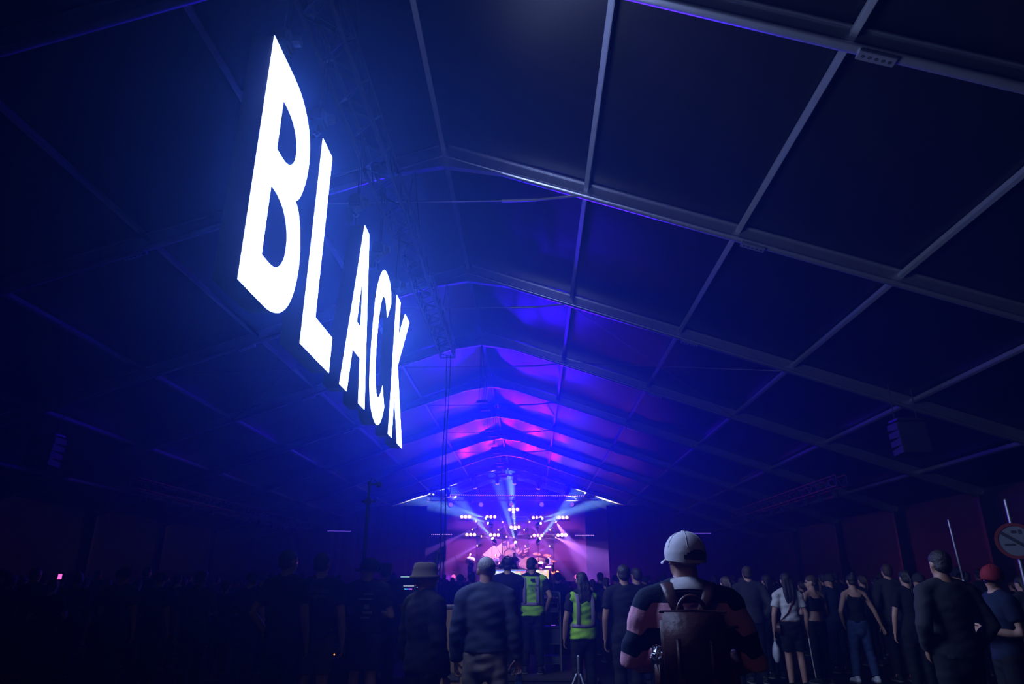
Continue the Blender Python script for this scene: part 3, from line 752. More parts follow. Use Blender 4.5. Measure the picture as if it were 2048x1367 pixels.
ARM = {  # elbow and wrist as parts of the height, for the right side
    'down': ((0.148, -0.012, 0.635), (0.150, 0.030, 0.487)),
    'pocket': ((0.175, -0.050, 0.650), (0.125, 0.035, 0.535)),
    'front': ((0.165, -0.005, 0.640), (0.060, 0.130, 0.655)),
    'wide': ((0.168, -0.010, 0.655), (0.080, 0.130, 0.640)),
    'cup': ((0.160, 0.010, 0.640), (0.110, 0.140, 0.690)),
    'up': ((0.165, 0.070, 0.790), (0.110, 0.120, 0.930)),
    'away': ((0.175, -0.02, 0.645), (0.235, 0.01, 0.510)),
    'keys': ((0.150, 0.03, 0.640), (0.075, 0.150, 0.600)),
    'strum': ((0.175, -0.01, 0.655), (0.050, 0.115, 0.580)),
    'neck': ((0.175, 0.02, 0.660), (0.240, 0.120, 0.700)),
}
def person(spec):
    """returns a list of (part name, mesh) and the joints; the person stands at the origin facing +y"""
    H = spec.get('H', 1.75); fem = spec.get('fem', False); vx = spec.get('voxel', 0.02); bulk = spec.get('bulk', 1.0) * (0.93 if fem else 1.0)
    seed = spec.get('seed', 1)
    sh = (0.100 if fem else 0.114) * H; hipx = 0.050 * H
    stance = spec.get('stance', 0.06) * H; step = spec.get('step', 0.0) * H
    arms = spec.get('arms', ('down', 'down'))
    J = {}
    for k, sd in ((0, -1), (1, 1)):
        a = ARM[arms[k]] if isinstance(arms[k], str) else arms[k]
        J[sd] = dict(sh=Vector((sd * sh, -0.01, 0.800 * H)), el=Vector((sd * a[0][0], a[0][1], a[0][2])) * H, wr=Vector((sd * a[1][0], a[1][1], a[1][2])) * H,
                     hip=Vector((sd * hipx, 0, 0.525 * H)), kn=Vector((sd * (hipx * 0.5 + stance * 0.5), sd * step * 0.5 + 0.012, 0.285 * H)), an=Vector((sd * stance, sd * step - 0.015, 0.048 * H)))
    TOR = [(0.475, 0.075, 0.060), (0.51, 0.098, 0.070), (0.545, 0.100 if not fem else 0.104, 0.070), (0.59, 0.090, 0.064), (0.635, 0.084 if not fem else 0.074, 0.060), (0.69, 0.093 if not fem else 0.082, 0.066), (0.745, 0.104 if not fem else 0.092, 0.070), (0.780, 0.108 if not fem else 0.094, 0.064), (0.808, 0.096, 0.054), (0.828, 0.074, 0.046), (0.848, 0.046, 0.040)]
    def torso(mb, e, z0=0.0, z1=1.0, flat=True):
        R = [(z, rx * bulk, ry * bulk) for z, rx, ry in TOR if z0 <= z <= z1]
        if z0 > R[0][0] - 1e-6 or z0 < 0.475:
            pass
        pts = [Vector((0, -0.005, z * H)) for z, _, _ in R]; rad = [(rx * H + e, ry * H + e) for _, rx, ry in R]
        if z0 > 0 and abs(R[0][0] - z0) > 1e-3:
            pts.insert(0, Vector((0, -0.005, z0 * H))); rad.insert(0, rad[0])
        if z1 < 1 and abs(R[-1][0] - z1) > 1e-3:
            pts.append(Vector((0, -0.005, z1 * H))); rad.append((rad[-1][0] * 0.96, rad[-1][1] * 0.96))
        mb.tube(pts, rad, 20, flat=flat)
    def yoke(mb, e):
        for sd in (-1, 1):
            mb.tube([Vector((sd * 0.022 * H, -0.008, 0.842 * H)), Vector((sd * 0.070 * H, -0.010, 0.822 * H)), J[sd]['sh'] + Vector((0, 0, 0.004 * H))], [0.028 * H + e, 0.030 * H * bulk + e, 0.033 * H * bulk + e], 12, ref=(0, 1, 0))
        mb.ell((0, -0.008, 0.842 * H), (0.036 * H + e, 0.034 * H + e, 0.018 * H + e))
    def arm(mb, sd, e, f0=0.0, f1=2.0, flat=False, flare=0.0):
        j = J[sd]; r = [0.033 * H * bulk, 0.0285 * H * bulk, 0.025 * H * bulk, 0.024 * H * bulk, 0.0165 * H]
        P = [j['sh'], (j['sh'] + j['el']) / 2, j['el'], j['el'].lerp(j['wr'], 0.35), j['wr']]; T = [0, 0.5, 1.0, 1.35, 2.0]
        pts, rad = [], []
        for p, q, t in zip(P, r, T):
            if t <= f1 + 1e-6: pts.append(p); rad.append(q + e + flare * t)
        if f1 < T[len(pts)] if len(pts) < len(T) else False:
            i = len(pts); a = (f1 - T[i - 1]) / (T[i] - T[i - 1]); pts.append(P[i - 1].lerp(P[i], a)); rad.append(r[i - 1] + (r[i] - r[i - 1]) * a + e + flare * f1)
        mb.tube(pts, rad, 12, ref=(0, 1, 0), flat=flat)
        if flat: mb.ell(pts[0], (rad[0],) * 3, 12, 8)
    def leg(mb, sd, e, f1=2.0, flat=False, flare=0.0):
        j = J[sd]; r = [0.056 * H * bulk, 0.047 * H * bulk, 0.034 * H * bulk, 0.034 * H * bulk, 0.023 * H]
        P = [j['hip'], j['hip'].lerp(j['kn'], 0.5), j['kn'], j['kn'].lerp(j['an'], 0.35) + Vector((0, -0.01, 0)), j['an']]; T = [0, 0.5, 1.0, 1.35, 2.0]
        pts, rad = [], []
        for p, q, t in zip(P, r, T):
            if t <= f1 + 1e-6: pts.append(p); rad.append(q + e + flare * t)
        if len(pts) < len(T) and f1 > T[len(pts) - 1]:
            i = len(pts); a = (f1 - T[i - 1]) / (T[i] - T[i - 1]); pts.append(P[i - 1].lerp(P[i], a)); rad.append(r[i - 1] + (r[i] - r[i - 1]) * a + e + flare * f1)
        mb.tube(pts, rad, 14, ref=(1, 0, 0), flat=flat)
    # head frame
    hy, hp = spec.get('yaw', 0.0), spec.get('pitch', 0.0)
    RH = Matrix.Rotation(hy, 3, 'Z') @ Matrix.Rotation(hp, 3, 'X'); piv = Vector((0, -0.002, 0.865 * H)); h = 0.134 * H * spec.get('headsc', 1.0)
    def hd(x, y, z): return piv + RH @ Vector((x * h, y * h, z * h - 0.0))
    def hell(mb, c, r): mb.ell(hd(*c), (r[0] * h, r[1] * h, r[2] * h), 14, 10, RH)
    body = MB()
    torso(body, 0.0, flat=False); yoke(body, 0.0)
    for sd in (-1, 1):
        arm(body, sd, 0.0); leg(body, sd, 0.0)
        body.ell(J[sd]['sh'], (0.034 * H * bulk,) * 3)
        an = J[sd]['an']; body.tube([an + Vector((0, -0.03, -0.02)), an + Vector((sd * 0.01, 0.06, -0.035)), an + Vector((sd * 0.02, 0.14, -0.05))], [0.035, 0.036, 0.022], 10)
    body.tube([Vector((0, -0.012, 0.825 * H)), Vector((0, -0.008, 0.86 * H)), hd(0, -0.03, 0.25)], [0.042 * H, 0.034 * H, 0.034 * H], 12)
    hell(body, (0, -0.045, 0.64), (0.345, 0.43, 0.36))
    hell(body, (0, 0.12, 0.36), (0.265, 0.28, 0.36))
    hell(body, (0, 0.20, 0.10), (0.15, 0.13, 0.10))
    hell(body, (0, 0.33, 0.55), (0.21, 0.06, 0.05))
    hell(body, (0, 0.435, 0.40), (0.055, 0.075, 0.075)); hell(body, (0, 0.40, 0.48), (0.035, 0.05, 0.09))
    hell(body, (0, 0.375, 0.215), (0.10, 0.04, 0.03))
    for sd in (-1, 1): hell(body, (sd * 0.345, -0.02, 0.45), (0.045, 0.09, 0.145))
    skin = M[spec.get('skin', 'skin_a')]
    bme = remesh(body, 'body', [skin, M['eye'], M['lip']], vx, 2)
    if vx < 0.022:
        Ri = RH.transposed()
        for p in bme.polygons:
            q = (Ri @ (p.center - piv)) / h
            if q.y > 0.2 and q.z > 0.1 and abs(q.x) < 0.3:
                if 0.44 < q.z < 0.53 and 0.09 < abs(q.x) < 0.21: p.material_index = 1
                elif 0.18 < q.z < 0.255 and abs(q.x) < 0.10: p.material_index = 2
    hm = MB()
    for sd in (-1, 1):
        d = (J[sd]['wr'] - J[sd]['el']).normalized()
        th = Vector((-sd * 0.3, 1.0, 0.15)) if spec['arms'][0 if sd < 0 else 1] in ('down', 'away', 'pocket') else Vector((-sd * 0.5, 0, 1.0))
        hand(hm, J[sd]['wr'] + d * 0.005, d, th, sd, spec.get('curl', 0.4), H / 1.75 * (0.9 if fem else 1.0))
    append(bme, hm)
    parts = [('body', bme)]
    # clothes
    top, tm = spec.get('top', ('tee', 'c_black')); e = {'tee': 0.014, 'long': 0.016, 'jacket': 0.024, 'tank': 0.010, 'crop': 0.010, 'vest': 0.024}[top]
    mb = MB()
    if top in ('tank', 'crop'):
        torso(mb, e, 0.535 if top == 'tank' else 0.66, 0.785)
        for sd in (-1, 1): mb.tube([Vector((sd * 0.062 * H, 0.045 * H, 0.77 * H)), Vector((sd * 0.066 * H, 0.0, 0.848 * H)), Vector((sd * 0.062 * H, -0.062 * H, 0.77 * H))], [(0.022, 0.012)] * 3, 8)
    else:
        torso(mb, e, spec.get('hem', 0.50)); yoke(mb, e)
        for sd in (-1, 1):
            mb.ell(J[sd]['sh'], (0.034 * H * bulk + e,) * 3)
            if top != 'vest': arm(mb, sd, e + (0.004 if top == 'tee' else 0.004), 0, {'tee': 0.62, 'long': 1.93, 'jacket': 1.97}[top], True, 0.006 if top == 'tee' else 0.0)
    pn = {'tee': 't_shirt', 'long': 'long_sleeved_shirt', 'jacket': 'jacket', 'tank': 'tank_top', 'crop': 'crop_top', 'vest': 'safety_vest'}[top]
    parts.append((pn, remesh(mb, pn, M[tm] if isinstance(tm, str) else tm, vx, 2, spec.get('fold', 0.004), seed)))
    bot, bm_ = spec.get('bottom', ('trousers', 'c_black')); mb = MB()
    torso(mb, 0.010, 0.0, 0.575)
    mb.ell((0, -0.005, 0.475 * H), (0.075 * H * bulk + 0.016, 0.060 * H * bulk + 0.02, 0.060 * H * bulk + 0.03), 16, 10)
    if bot == 'skirt':
        mb.tube([Vector((0, 0, 0.56 * H)), Vector((0, 0, 0.48 * H)), Vector((0, 0, 0.34 * H))], [(0.095 * H, 0.075 * H), (0.115 * H, 0.09 * H), (0.135 * H, 0.11 * H)], 18, flat=True)
    else:
        for sd in (-1, 1): leg(mb, sd, 0.014, 1.93 if bot == 'trousers' else 0.85, True, 0.006 if bot == 'trousers' else 0.016)
    parts.append((bot, remesh(mb, bot, M[bm_], vx, 2, spec.get('fold', 0.004), seed + 3)))
    sm = M[spec.get('shoes', 'shoe')]
    for sd in (-1, 1):
        mb = MB(); an = J[sd]['an']; b0 = Vector((an.x, an.y, 0))
        mb.tube([b0 + Vector((0, -0.05, 0.045)), b0 + Vector((sd * 0.006, 0.03, 0.05)), b0 + Vector((sd * 0.014, 0.11, 0.042)), b0 + Vector((sd * 0.018, 0.165, 0.036))], [(0.042, 0.042), (0.046, 0.046), (0.048, 0.038), (0.036, 0.028)], 12)
        mb.tube([b0 + Vector((0, -0.035, 0.05)), b0 + Vector((0, -0.02, 0.105))], [0.044, 0.040], 12, flat=True)
        mb.mi = 1
        mb.poly([b0 + Vector((sd * q[0], q[1], 0.002)) for q in ((-0.045, -0.085), (0.04, -0.085), (0.05, 0.02), (0.066, 0.12), (0.045, 0.195), (0.0, 0.205), (-0.035, 0.15), (-0.04, 0.03))], (0, 0, 1), 0.026)
        parts.append(('shoe', mb.mesh('shoe', [sm, M['sole']], True)))
    # hair and hats
    hair = spec.get('hair', 'short'); hm_ = M[spec.get('haircol', 'hair_dark')]
    if hair != 'none':
        mb = MB()
        hell(mb, (0, -0.075, 0.665), (0.372, 0.45, 0.375) if hair != 'crop' else (0.358, 0.435, 0.355))
        if hair != 'crop': hell(mb, (0, -0.20, 0.42), (0.33, 0.28, 0.26))
        if hair == 'fuzzy':
            for k in range(10):
                a = k * 0.63; hell(mb, (0.24 * math.cos(a), -0.08 + 0.26 * math.sin(a), 0.82), (0.2, 0.2, 0.2))
        if hair == 'long':
            for sx in (-0.22, 0.0, 0.22):
                mb.tube([hd(sx, -0.28, 0.6), hd(sx * 1.15, -0.42, 0.1), hd(sx * 1.1, -0.5, -0.55), hd(sx * 0.8, -0.48, -1.1)], [0.14 * h, 0.17 * h, 0.15 * h, 0.07 * h], 10)
        if hair == 'tail':
            mb.ell(hd(0, -0.5, 0.72), (0.12 * h,) * 3); mb.tube([hd(0, -0.52, 0.72), hd(0, -0.68, 0.4), hd(0, -0.6, -0.1), hd(0, -0.55, -0.4)], [0.07 * h, 0.11 * h, 0.09 * h, 0.03 * h], 8)
        if hair == 'bun': mb.ell(hd(0, -0.36, 1.02), (0.17 * h,) * 3)
        parts.append(('hair', remesh(mb, 'hair', hm_, min(vx, 0.02) if vx < 0.03 else vx, 1, 0.003, seed)))
    if spec.get('vest'):
        mb = MB(); torso(mb, 0.030, spec.get('vesthem', 0.49), 0.83)
        for sd in (-1, 1): mb.ell(J[sd]['sh'] + Vector((-sd * 0.03, 0, 0.0)), (0.037 * H + 0.024,) * 3)
        parts.append(('safety_vest', remesh(mb, 'safety_vest', M['hivis'], min(vx, 0.016), 2, 0.007, seed + 9)))
        mb = MB(); torso(mb, 0.0375, 0.575, 0.605); parts.append(('reflective_band', mb.mesh('reflective_band', M['reflect'], True)))
        for sd in (-1, 1):
            mb = MB(); x = sd * 0.062 * H
            mb.tube([Vector((x, -0.060 * H - 0.036, 0.60 * H)), Vector((x, -0.068 * H - 0.036, 0.69 * H)), Vector((x, -0.066 * H - 0.036, 0.76 * H)), Vector((x * 1.02, -0.045 * H - 0.036, 0.815 * H)), Vector((x * 1.05, -0.01, 0.845 * H)), Vector((x, 0.05 * H + 0.036, 0.80 * H))], [(0.026, 0.006)] * 6, 8, ref=(1, 0, 0))
            parts.append(('reflective_band', mb.mesh('reflective_band', M['reflect'], True)))
    hat = spec.get('hat')
    if hat:
        cm = M[spec.get('hatcol', 'c_black')]; mb = MB(); n = 44
        if hat == 'cap':
            rings = []; prof = [(0.36, 0.985), (0.43, 1.0), (0.48, 1.01), (0.53, 1.018), (0.575, 1.02), (0.61, 1.012), (0.64, 1.0), (0.70, 0.985), (0.82, 0.88), (0.93, 0.70), (1.005, 0.45), (1.04, 0.18)]
            for z, s in prof: rings.append([hd(math.sin(2 * PI * k / n) * 0.415 * s, -0.055 - math.cos(2 * PI * k / n) * 0.505 * s, z + 0.13 * (1 - math.cos(2 * PI * k / n)) * 0.5 * max(0.0, (0.7 - z) / 0.34)) for k in range(n)])
            vs = [p for r in rings for p in r] + [hd(0, -0.05, 1.05)]; fs = []
            for i in range(len(rings) - 1):
                for k in range(n):
                    if 1 <= i <= 5 and min(k, n - 1 - k) < (0, 5, 5, 4, 3, 2)[i]: continue
                    fs.append((i * n + k, i * n + (k + 1) % n, (i + 1) * n + (k + 1) % n, (i + 1) * n + k))
            i = len(rings) - 1; fs += [(i * n + k, i * n + (k + 1) % n, len(vs) - 1) for k in range(n)]
            mb.add(vs, fs); mb.ell(hd(0, -0.05, 1.05), (0.011, 0.011, 0.006))
            for k in range(6):
                a = 2 * PI * (k + 0.5) / 6
                mb.tube([hd(math.sin(a) * 0.417 * s, -0.055 - math.cos(a) * 0.507 * s, z + 0.004) for z, s in prof[7:]], 0.0014, 5)
            crown = mb.mesh('cap_crown', cm, True)
            bm2 = MB(); top_, low_ = [], []
            for k in range(13):
                a = -0.95 + 1.9 * k / 12
                x, y = math.sin(a), math.cos(a)
                for r_, lst in ((0.0, low_), (1.0, top_)):
                    lst.append(hd(x * 0.40, -0.05 + y * 0.485 + r_ * 0.34 * max(0.15, math.cos(a * 1.15)), 0.53 - 0.06 * abs(x) * (1 + r_) - 0.05 * r_))
            m_ = len(low_); th = RH @ Vector((0, 0, -0.006))
            vs = low_ + top_ + [p + th for p in low_] + [p + th for p in top_]
            fs = []
            for k in range(m_ - 1):
                fs += [(k, k + 1, m_ + k + 1, m_ + k), (2 * m_ + k, 3 * m_ + k, 3 * m_ + k + 1, 2 * m_ + k + 1), (m_ + k, m_ + k + 1, 3 * m_ + k + 1, 3 * m_ + k)]
            bm2.add(vs, fs)
            parts.append(('cap_crown', crown)); parts.append(('cap_brim', bm2.mesh('cap_brim', cm, True)))
        elif hat == 'bucket':
            pts = [hd(0, -0.05, z) for z in (0.47, 0.56, 0.60, 0.80, 1.0, 1.04)]
            mb.tube(pts, [(0.53 * h, 0.60 * h), (0.47 * h, 0.54 * h), (0.41 * h, 0.49 * h), (0.39 * h, 0.46 * h), (0.33 * h, 0.40 * h), (0.2 * h, 0.25 * h)], 22, ref=RH @ Vector((1, 0, 0)), flat=True)
            parts.append(('bucket_hat', mb.mesh('bucket_hat', cm, True)))
        elif hat == 'beanie':
            hell(mb, (0, -0.05, 0.72), (0.395, 0.465, 0.40)); mb.tube([hd(0, -0.05, 0.52), hd(0, -0.05, 0.64)], [(0.405 * h, 0.475 * h)] * 2, 20, ref=RH @ Vector((1, 0, 0)), flat=True)
            parts.append(('beanie', mb.mesh('beanie', cm, True)))
    return parts, dict(J=J, hd=hd, h=h, H=H, RH=RH)

def place(spec, loc, rz, label, group=None, cat='person'):
    parts, jt = person(spec)
    t = thing('person', label, cat, loc, rz, group)
    for nm, me in parts: link(nm, me, t)
    jt['root'] = t
    return t, jt
def ground(u, Y, z=0.0):
    p = at(u, 1165, Y); return Vector((p.x, Y, z))

# ------------------------------------------------------------------ the man in the striped shirt and his backpack
def stripe_mat():
    m = bpy.data.materials.new('striped_rugby_cloth'); m.use_nodes = True; nt = m.node_tree; b = nt.nodes['Principled BSDF']
    b.inputs['Roughness'].default_value = 0.85; b.inputs['Specular IOR Level'].default_value = 0.2
    at_ = nt.nodes.new('ShaderNodeAttribute'); at_.attribute_name = 'band'
    nz = nt.nodes.new('ShaderNodeTexNoise'); nz.inputs['Scale'].default_value = 60
    ma = nt.nodes.new('ShaderNodeMath'); ma.operation = 'MULTIPLY_ADD'; ma.inputs[1].default_value = 0.004
    nt.links.new(nz.outputs['Fac'], ma.inputs[0]); nt.links.new(at_.outputs['Fac'], ma.inputs[2])
    mr = nt.nodes.new('ShaderNodeMapRange'); mr.inputs['From Min'].default_value = 0.7; mr.inputs['From Max'].default_value = 1.6
    nt.links.new(ma.outputs[0], mr.inputs['Value'])
    cr = nt.nodes.new('ShaderNodeValToRGB'); cr.color_ramp.interpolation = 'CONSTANT'
    navy = (0.010, 0.022, 0.050, 1); pink = (0.92, 0.46, 0.58, 1)
    zs = [(0.70, navy), (0.77, pink), (0.88, navy), (0.99, pink), (1.095, navy), (1.20, pink), (1.305, navy), (1.42, pink), (1.53, navy)]
    zs = [(0.70, pink), (0.78, navy), (0.885, pink), (0.99, navy), (1.095, pink), (1.205, navy), (1.31, pink), (1.425, navy), (1.555, pink)]
    el = cr.color_ramp.elements
    while len(el) > 1: el.remove(el[0])
    el[0].position = 0.0; el[0].color = zs[0][1]
    for z, c in zs[1:]:
        q = el.new((z - 0.7) / 0.9); q.color = c
    nt.links.new(mr.outputs[0], cr.inputs[0]); nt.links.new(cr.outputs[0], b.inputs['Base Color'])
    bp = nt.nodes.new('ShaderNodeBump'); bp.inputs['Strength'].default_value = 0.2; bp.inputs['Distance'].default_value = 0.01
    nt.links.new(nz.outputs['Fac'], bp.inputs['Height']); nt.links.new(bp.outputs[0], b.inputs['Normal'])
    return m
M['stripes'] = stripe_mat()
HERO_Y = 3.7
hp = ground(1372, HERO_Y)
hero, hj = place(dict(H=1.765, voxel=0.011, arms=('wide', 'wide'), top=('long', 'stripes'), bottom=('trousers', 'c_charcoal'), hair='crop', haircol='hair_brown', hat='cap', hatcol='c_cap',
                      skin='skin_a', hem=0.49, fold=0.004, bulk=1.06, yaw=0.50, pitch=0.0, seed=5, headsc=1.0), hp, -0.14,
                 'man from behind in a pink and navy striped shirt and pale cap, wearing a backpack', None)
for ch in hero.children:
    if ch.name.startswith('long_sleeved_shirt'):
        me = ch.data; a = me.attributes.new('band', 'FLOAT', 'POINT'); vals = []
        for v in me.vertices:
            sd = 1 if v.co.x > 0 else -1; j = hj['J'][sd]; c = v.co
            best = None
            for p, q, s0 in ((j['sh'], j['el'], 0.0), (j['el'], j['wr'], (j['el'] - j['sh']).length)):
                t_ = max(0.0, min(1.0, (c - p).dot(q - p) / (q - p).length_squared)); dd = (c - p.lerp(q, t_)).length
                if best is None or dd < best[0]: best = (dd, s0 + t_ * (q - p).length)
            w = (abs(c.x) - (0.180 + max(0.0, 1.41 - c.z) * 0.28)) / 0.03
            w = max(0.0, min(1.0, w)); w = w * w * (3 - 2 * w)
            vals.append((j['sh'].z + 0.045 - best[1]) * w + c.z * (1 - w))
        a.data.foreach_set('value', vals)
H_ = hj['H']
mb = MB(); n = 26; r0 = [];
for z, rx, ry, dy in ((0.838, 0.060, 0.055, -0.010), (0.872, 0.046, 0.045, -0.006), (0.878, 0.048, 0.047, -0.006), (0.846, 0.066, 0.066, -0.014)):
    r0.append([Vector((math.sin(2 * PI * k / n) * rx * H_, dy * H_ - math.cos(2 * PI * k / n) * ry * H_, z * H_ - 0.018 * (1 - math.cos(2 * PI * k / n)))) for k in range(n)])
vs = [p for r in r0 for p in r]; fs = [(i * n + k, i * n + (k + 1) % n, (i + 1) * n + (k + 1) % n, (i + 1) * n + k) for i in range(3) for k in range(n)]
mb.add(vs, fs).build('collar', M['c_white'], hero, True, label='white shirt collar')
# brown leather backpack on his back
M['leather'] = mat('brown_leather', (0.060, 0.022, 0.016), rough=0.36, noise=0.3, scale=18, bump=0.25)
M['leather2'] = mat('brown_leather_worn', (0.085, 0.032, 0.024), rough=0.42, noise=0.3, scale=25, bump=0.2)
M['brass'] = mat('brass', (0.5, 0.34, 0.14), rough=0.3, metal=1.0)
bp_ = thing('backpack', 'brown leather backpack worn by the man in the striped shirt', 'backpack', (hp.x, hp.y, 0.0), -0.14)
cz, cy = 1.185, -0.215
mb = MB().bbox((0, cy, cz), (0.305, 0.125, 0.40), 0.035); mb.build('bag_body', M['leather'], bp_, True)
MB().bbox((0, cy - 0.058, cz + 0.055), (0.285, 0.022, 0.30), 0.010).build('flap', M['leather2'], bp_, True)
MB().tube([(-0.15, cy - 0.045, cz + 0.205), (0.0, cy - 0.05, cz + 0.212), (0.15, cy - 0.045, cz + 0.205)], 0.007, 8).build('piping', M['leather2'], bp_, True)
MB().tube([(0.065 * math.cos(PI - PI * q / 10) , cy - 0.012, cz + 0.19 + 0.085 * math.sin(PI * q / 10)) for q in range(11)], [(0.008, 0.011)] * 11, 8, ref=(0, 1, 0)).build('top_handle', M['leather2'], bp_, True)
for sd in (-1, 1):
    MB().tube([(sd * 0.055, cy + 0.05, cz + 0.20), (sd * 0.085, -0.150, 1.452), (sd * 0.105, -0.085, 1.515), (sd * 0.112, 0.01, 1.515), (sd * 0.118, 0.105, 1.40), (sd * 0.130, 0.150, 1.25), (sd * 0.160, 0.06, 1.06), (sd * 0.150, -0.14, 1.01)], [(0.030, 0.009)] * 8, 10, ref=(1, 0, 0.2)).build('shoulder_strap', M['leather2'], bp_, True)
    MB().bbox((sd * 0.168, cy, cz - 0.09), (0.045, 0.095, 0.17), 0.018).build('side_pocket', M['leather2'], bp_, True)
    MB().bbox((sd * 0.075, cy - 0.074, cz - 0.02), (0.022, 0.006, 0.22), 0.002).build('buckle_strap', M['leather'], bp_, True)
    MB().bbox((sd * 0.075, cy - 0.080, cz - 0.09), (0.032, 0.006, 0.026), 0.002).build('buckle', M['brass'], bp_)
M['foil'] = mat('crumpled_foil', (0.75, 0.78, 0.82), rough=0.22, metal=1.0, noise=0.1, scale=40, bump=0.9)
wb = thing('foil_packet', 'crumpled silver packet stuck in the left side pocket of the backpack', 'packet', (hp.x - 0.168 * math.cos(0.14) + cy * math.sin(0.14), hp.y + 0.168 * math.sin(0.14) + cy * math.cos(0.14), cz - 0.03))
mb = MB().tube([(0, 0, -0.02), (0, 0, 0.03), (0, 0, 0.055), (0.006, 0, 0.075)], [(0.026, 0.034), (0.036, 0.042), (0.030, 0.036), (0.034, 0.010)], 12)
rr = random.Random(3)
mb.v = [(x + rr.uniform(-.005, .005), y + rr.uniform(-.005, .005), z + rr.uniform(-.004, .004)) for x, y, z in mb.v]
mb.build('packet_body', M['foil'], wb)

# ------------------------------------------------------------------ people near the mixing desk
g, gj = place(dict(H=1.75, voxel=0.014, arms=('down', ((0.150, -0.01, 0.640), (0.165, 0.03, 0.500))), top=('jacket', 'c_jacket'), bottom=('trousers', 'c_beige'), hair='crop', haircol='hair_grey', skin='skin_a', hem=0.535, stance=0.10, bulk=0.99, yaw=0.15, curl=0.75, seed=11, fold=0.006),
              ground(972, 6.6), 0.02, 'grey-haired man from behind in a slate jacket and pale trousers')
w = g.matrix_world if False else None
wr = gj['J'][1]['wr']; base = ground(972, 6.6)
M['pet'] = mat('blue_plastic_bottle', (0.05, 0.12, 0.35), rough=0.15, noise=0.1, spec=0.6)
bo = thing('plastic_bottle', 'blue plastic bottle hanging from the hand of the grey-haired man', 'bottle', (base.x + wr.x + 0.012, base.y + wr.y + 0.045, wr.z - 0.30))
MB().tube([(0, 0, 0.0), (0, 0, 0.015), (0, 0, 0.06), (0, 0, 0.065), (0, 0, 0.07), (0, 0, 0.11), (0, 0, 0.115), (0, 0, 0.12), (0, 0, 0.15), (0, 0, 0.18), (0, 0, 0.20)], [0.026, 0.033, 0.034, 0.031, 0.034, 0.034, 0.031, 0.034, 0.033, 0.018, 0.013], 16, flat=True).build('bottle_body', M['pet'], bo, True)
MB().tube([(0, 0, 0.20), (0, 0, 0.218)], [0.015, 0.015], 14, flat=True).build('bottle_cap', M['c_white'], bo)

v, vj = place(dict(H=1.77, voxel=0.014, bulk=0.95, arms=('down', 'pocket'), top=('tee', 'c_black'), bottom=('trousers', 'c_black'), hair='short', haircol='hair_dark', skin='skin_b', vest=True, vesthem=0.485, stance=0.07, yaw=-0.5, pitch=-0.1, seed=21),
              ground(1064, 11.9, 0.15), -0.12, 'man from behind in a yellow high-visibility vest beside the screens')
M['ink'] = mat('dark_green_ink', (0.02, 0.06, 0.02), rough=0.8)
Hv = 1.77; yb = -0.068 * Hv - 0.047
MB().bbox((0.035, yb, 0.80 * Hv), (0.075, 0.006, 0.045), 0.002).build('badge', M['c_black'], v, label='small black patch')
mb = MB(); rr = random.Random(5)
for row, (z, n_, x0) in enumerate(((0.752, 9, -0.075), (0.715, 5, -0.02))):
    for k in range(n_):
        cx = x0 + 0.024 * k + 0.012
        for q in range(3):
            if rr.random() < 0.5: mb.box((cx, yb, z * Hv + (q - 1) * 0.014), (0.016, 0.003, 0.005))
        mb.box((cx - 0.007, yb, z * Hv), (0.004, 0.003, 0.034)); 
        if rr.random() < 0.6: mb.box((cx + 0.007, yb, z * Hv), (0.004, 0.003, 0.034))
mb.build('back_print', M['ink'], v)

RIS = 0.15
op, oj = place(dict(H=1.76, voxel=0.014, arms=('keys', 'keys'), top=('long', 'c_black'), bottom=('trousers', 'c_black'), hair='fuzzy', haircol='hair_dark', skin='skin_a', seed=31, bulk=1.08),
               ground(1015, 11.8, RIS), 0.0, 'sound operator silhouetted from behind in front of the screens')
hp2 = thing('headphones', 'black headphones worn by the sound operator', 'headphones', ground(1015, 11.8, RIS))
hd_ = oj['hd']; h_ = oj['h']
MB().tube([hd_(0.43 * math.cos(a), -0.03, 0.52 + 0.60 * math.sin(a)) for a in [PI * q / 14 for q in range(15)]], [(0.006, 0.014)] * 15, 8, ref=(0, 1, 0)).build('headband', M['blackpaint'], hp2, True)
for sd in (-1, 1): MB().tube([hd_(sd * 0.38, -0.02, 0.48), hd_(sd * 0.52, -0.02, 0.48)], [(0.036, 0.045), (0.032, 0.04)], 14, ref=(0, 1, 0)).build('ear_cup', M['blackpaint'], hp2, True)

place(dict(H=1.68, voxel=0.015, arms=('down', 'down'), top=('jacket', 'c_black'), bottom=('trousers', 'c_black'), hair='short', haircol='hair_grey', hat='bucket', hatcol='c_khaki', skin='skin_a', yaw=-0.6, seed=41, bulk=1.0),
      ground(852, 6.05), -0.85, 'man in a beige bucket hat turning his face to the right, beside the plywood case')
c, cj = place(dict(H=1.80, voxel=0.015, arms=('pocket', 'front'), top=('tee', 'c_black'), bottom=('shorts', 'c_charcoal'), hair='crop', hat='cap', hatcol='c_black', skin='skin_b', yaw=1.25, pitch=0.05, seed=51, bulk=1.05),
              ground(736, 8.5), 0.1, 'man in a dark cap looking left, in a printed black T-shirt and shorts')
M['print_grey'] = mat('faded_print', (0.20, 0.18, 0.24), rough=0.8, noise=0.5, scale=30)
for z, x0, x1, dz in ((0.775, -0.02, 0.09, 0.014), (0.745, -0.09, 0.08, 0.020), (0.70, -0.01, 0.05, 0.05), (0.665, -0.02, 0.09, 0.028), (0.635, -0.04, 0.06, 0.018)):
    MB().bbox(((x0 + x1) / 2, -0.071 * 1.8 * 1.05 - 0.024, z * 1.8), (x1 - x0, 0.004, dz), 0.001).build('back_print', M['print_grey'], c)
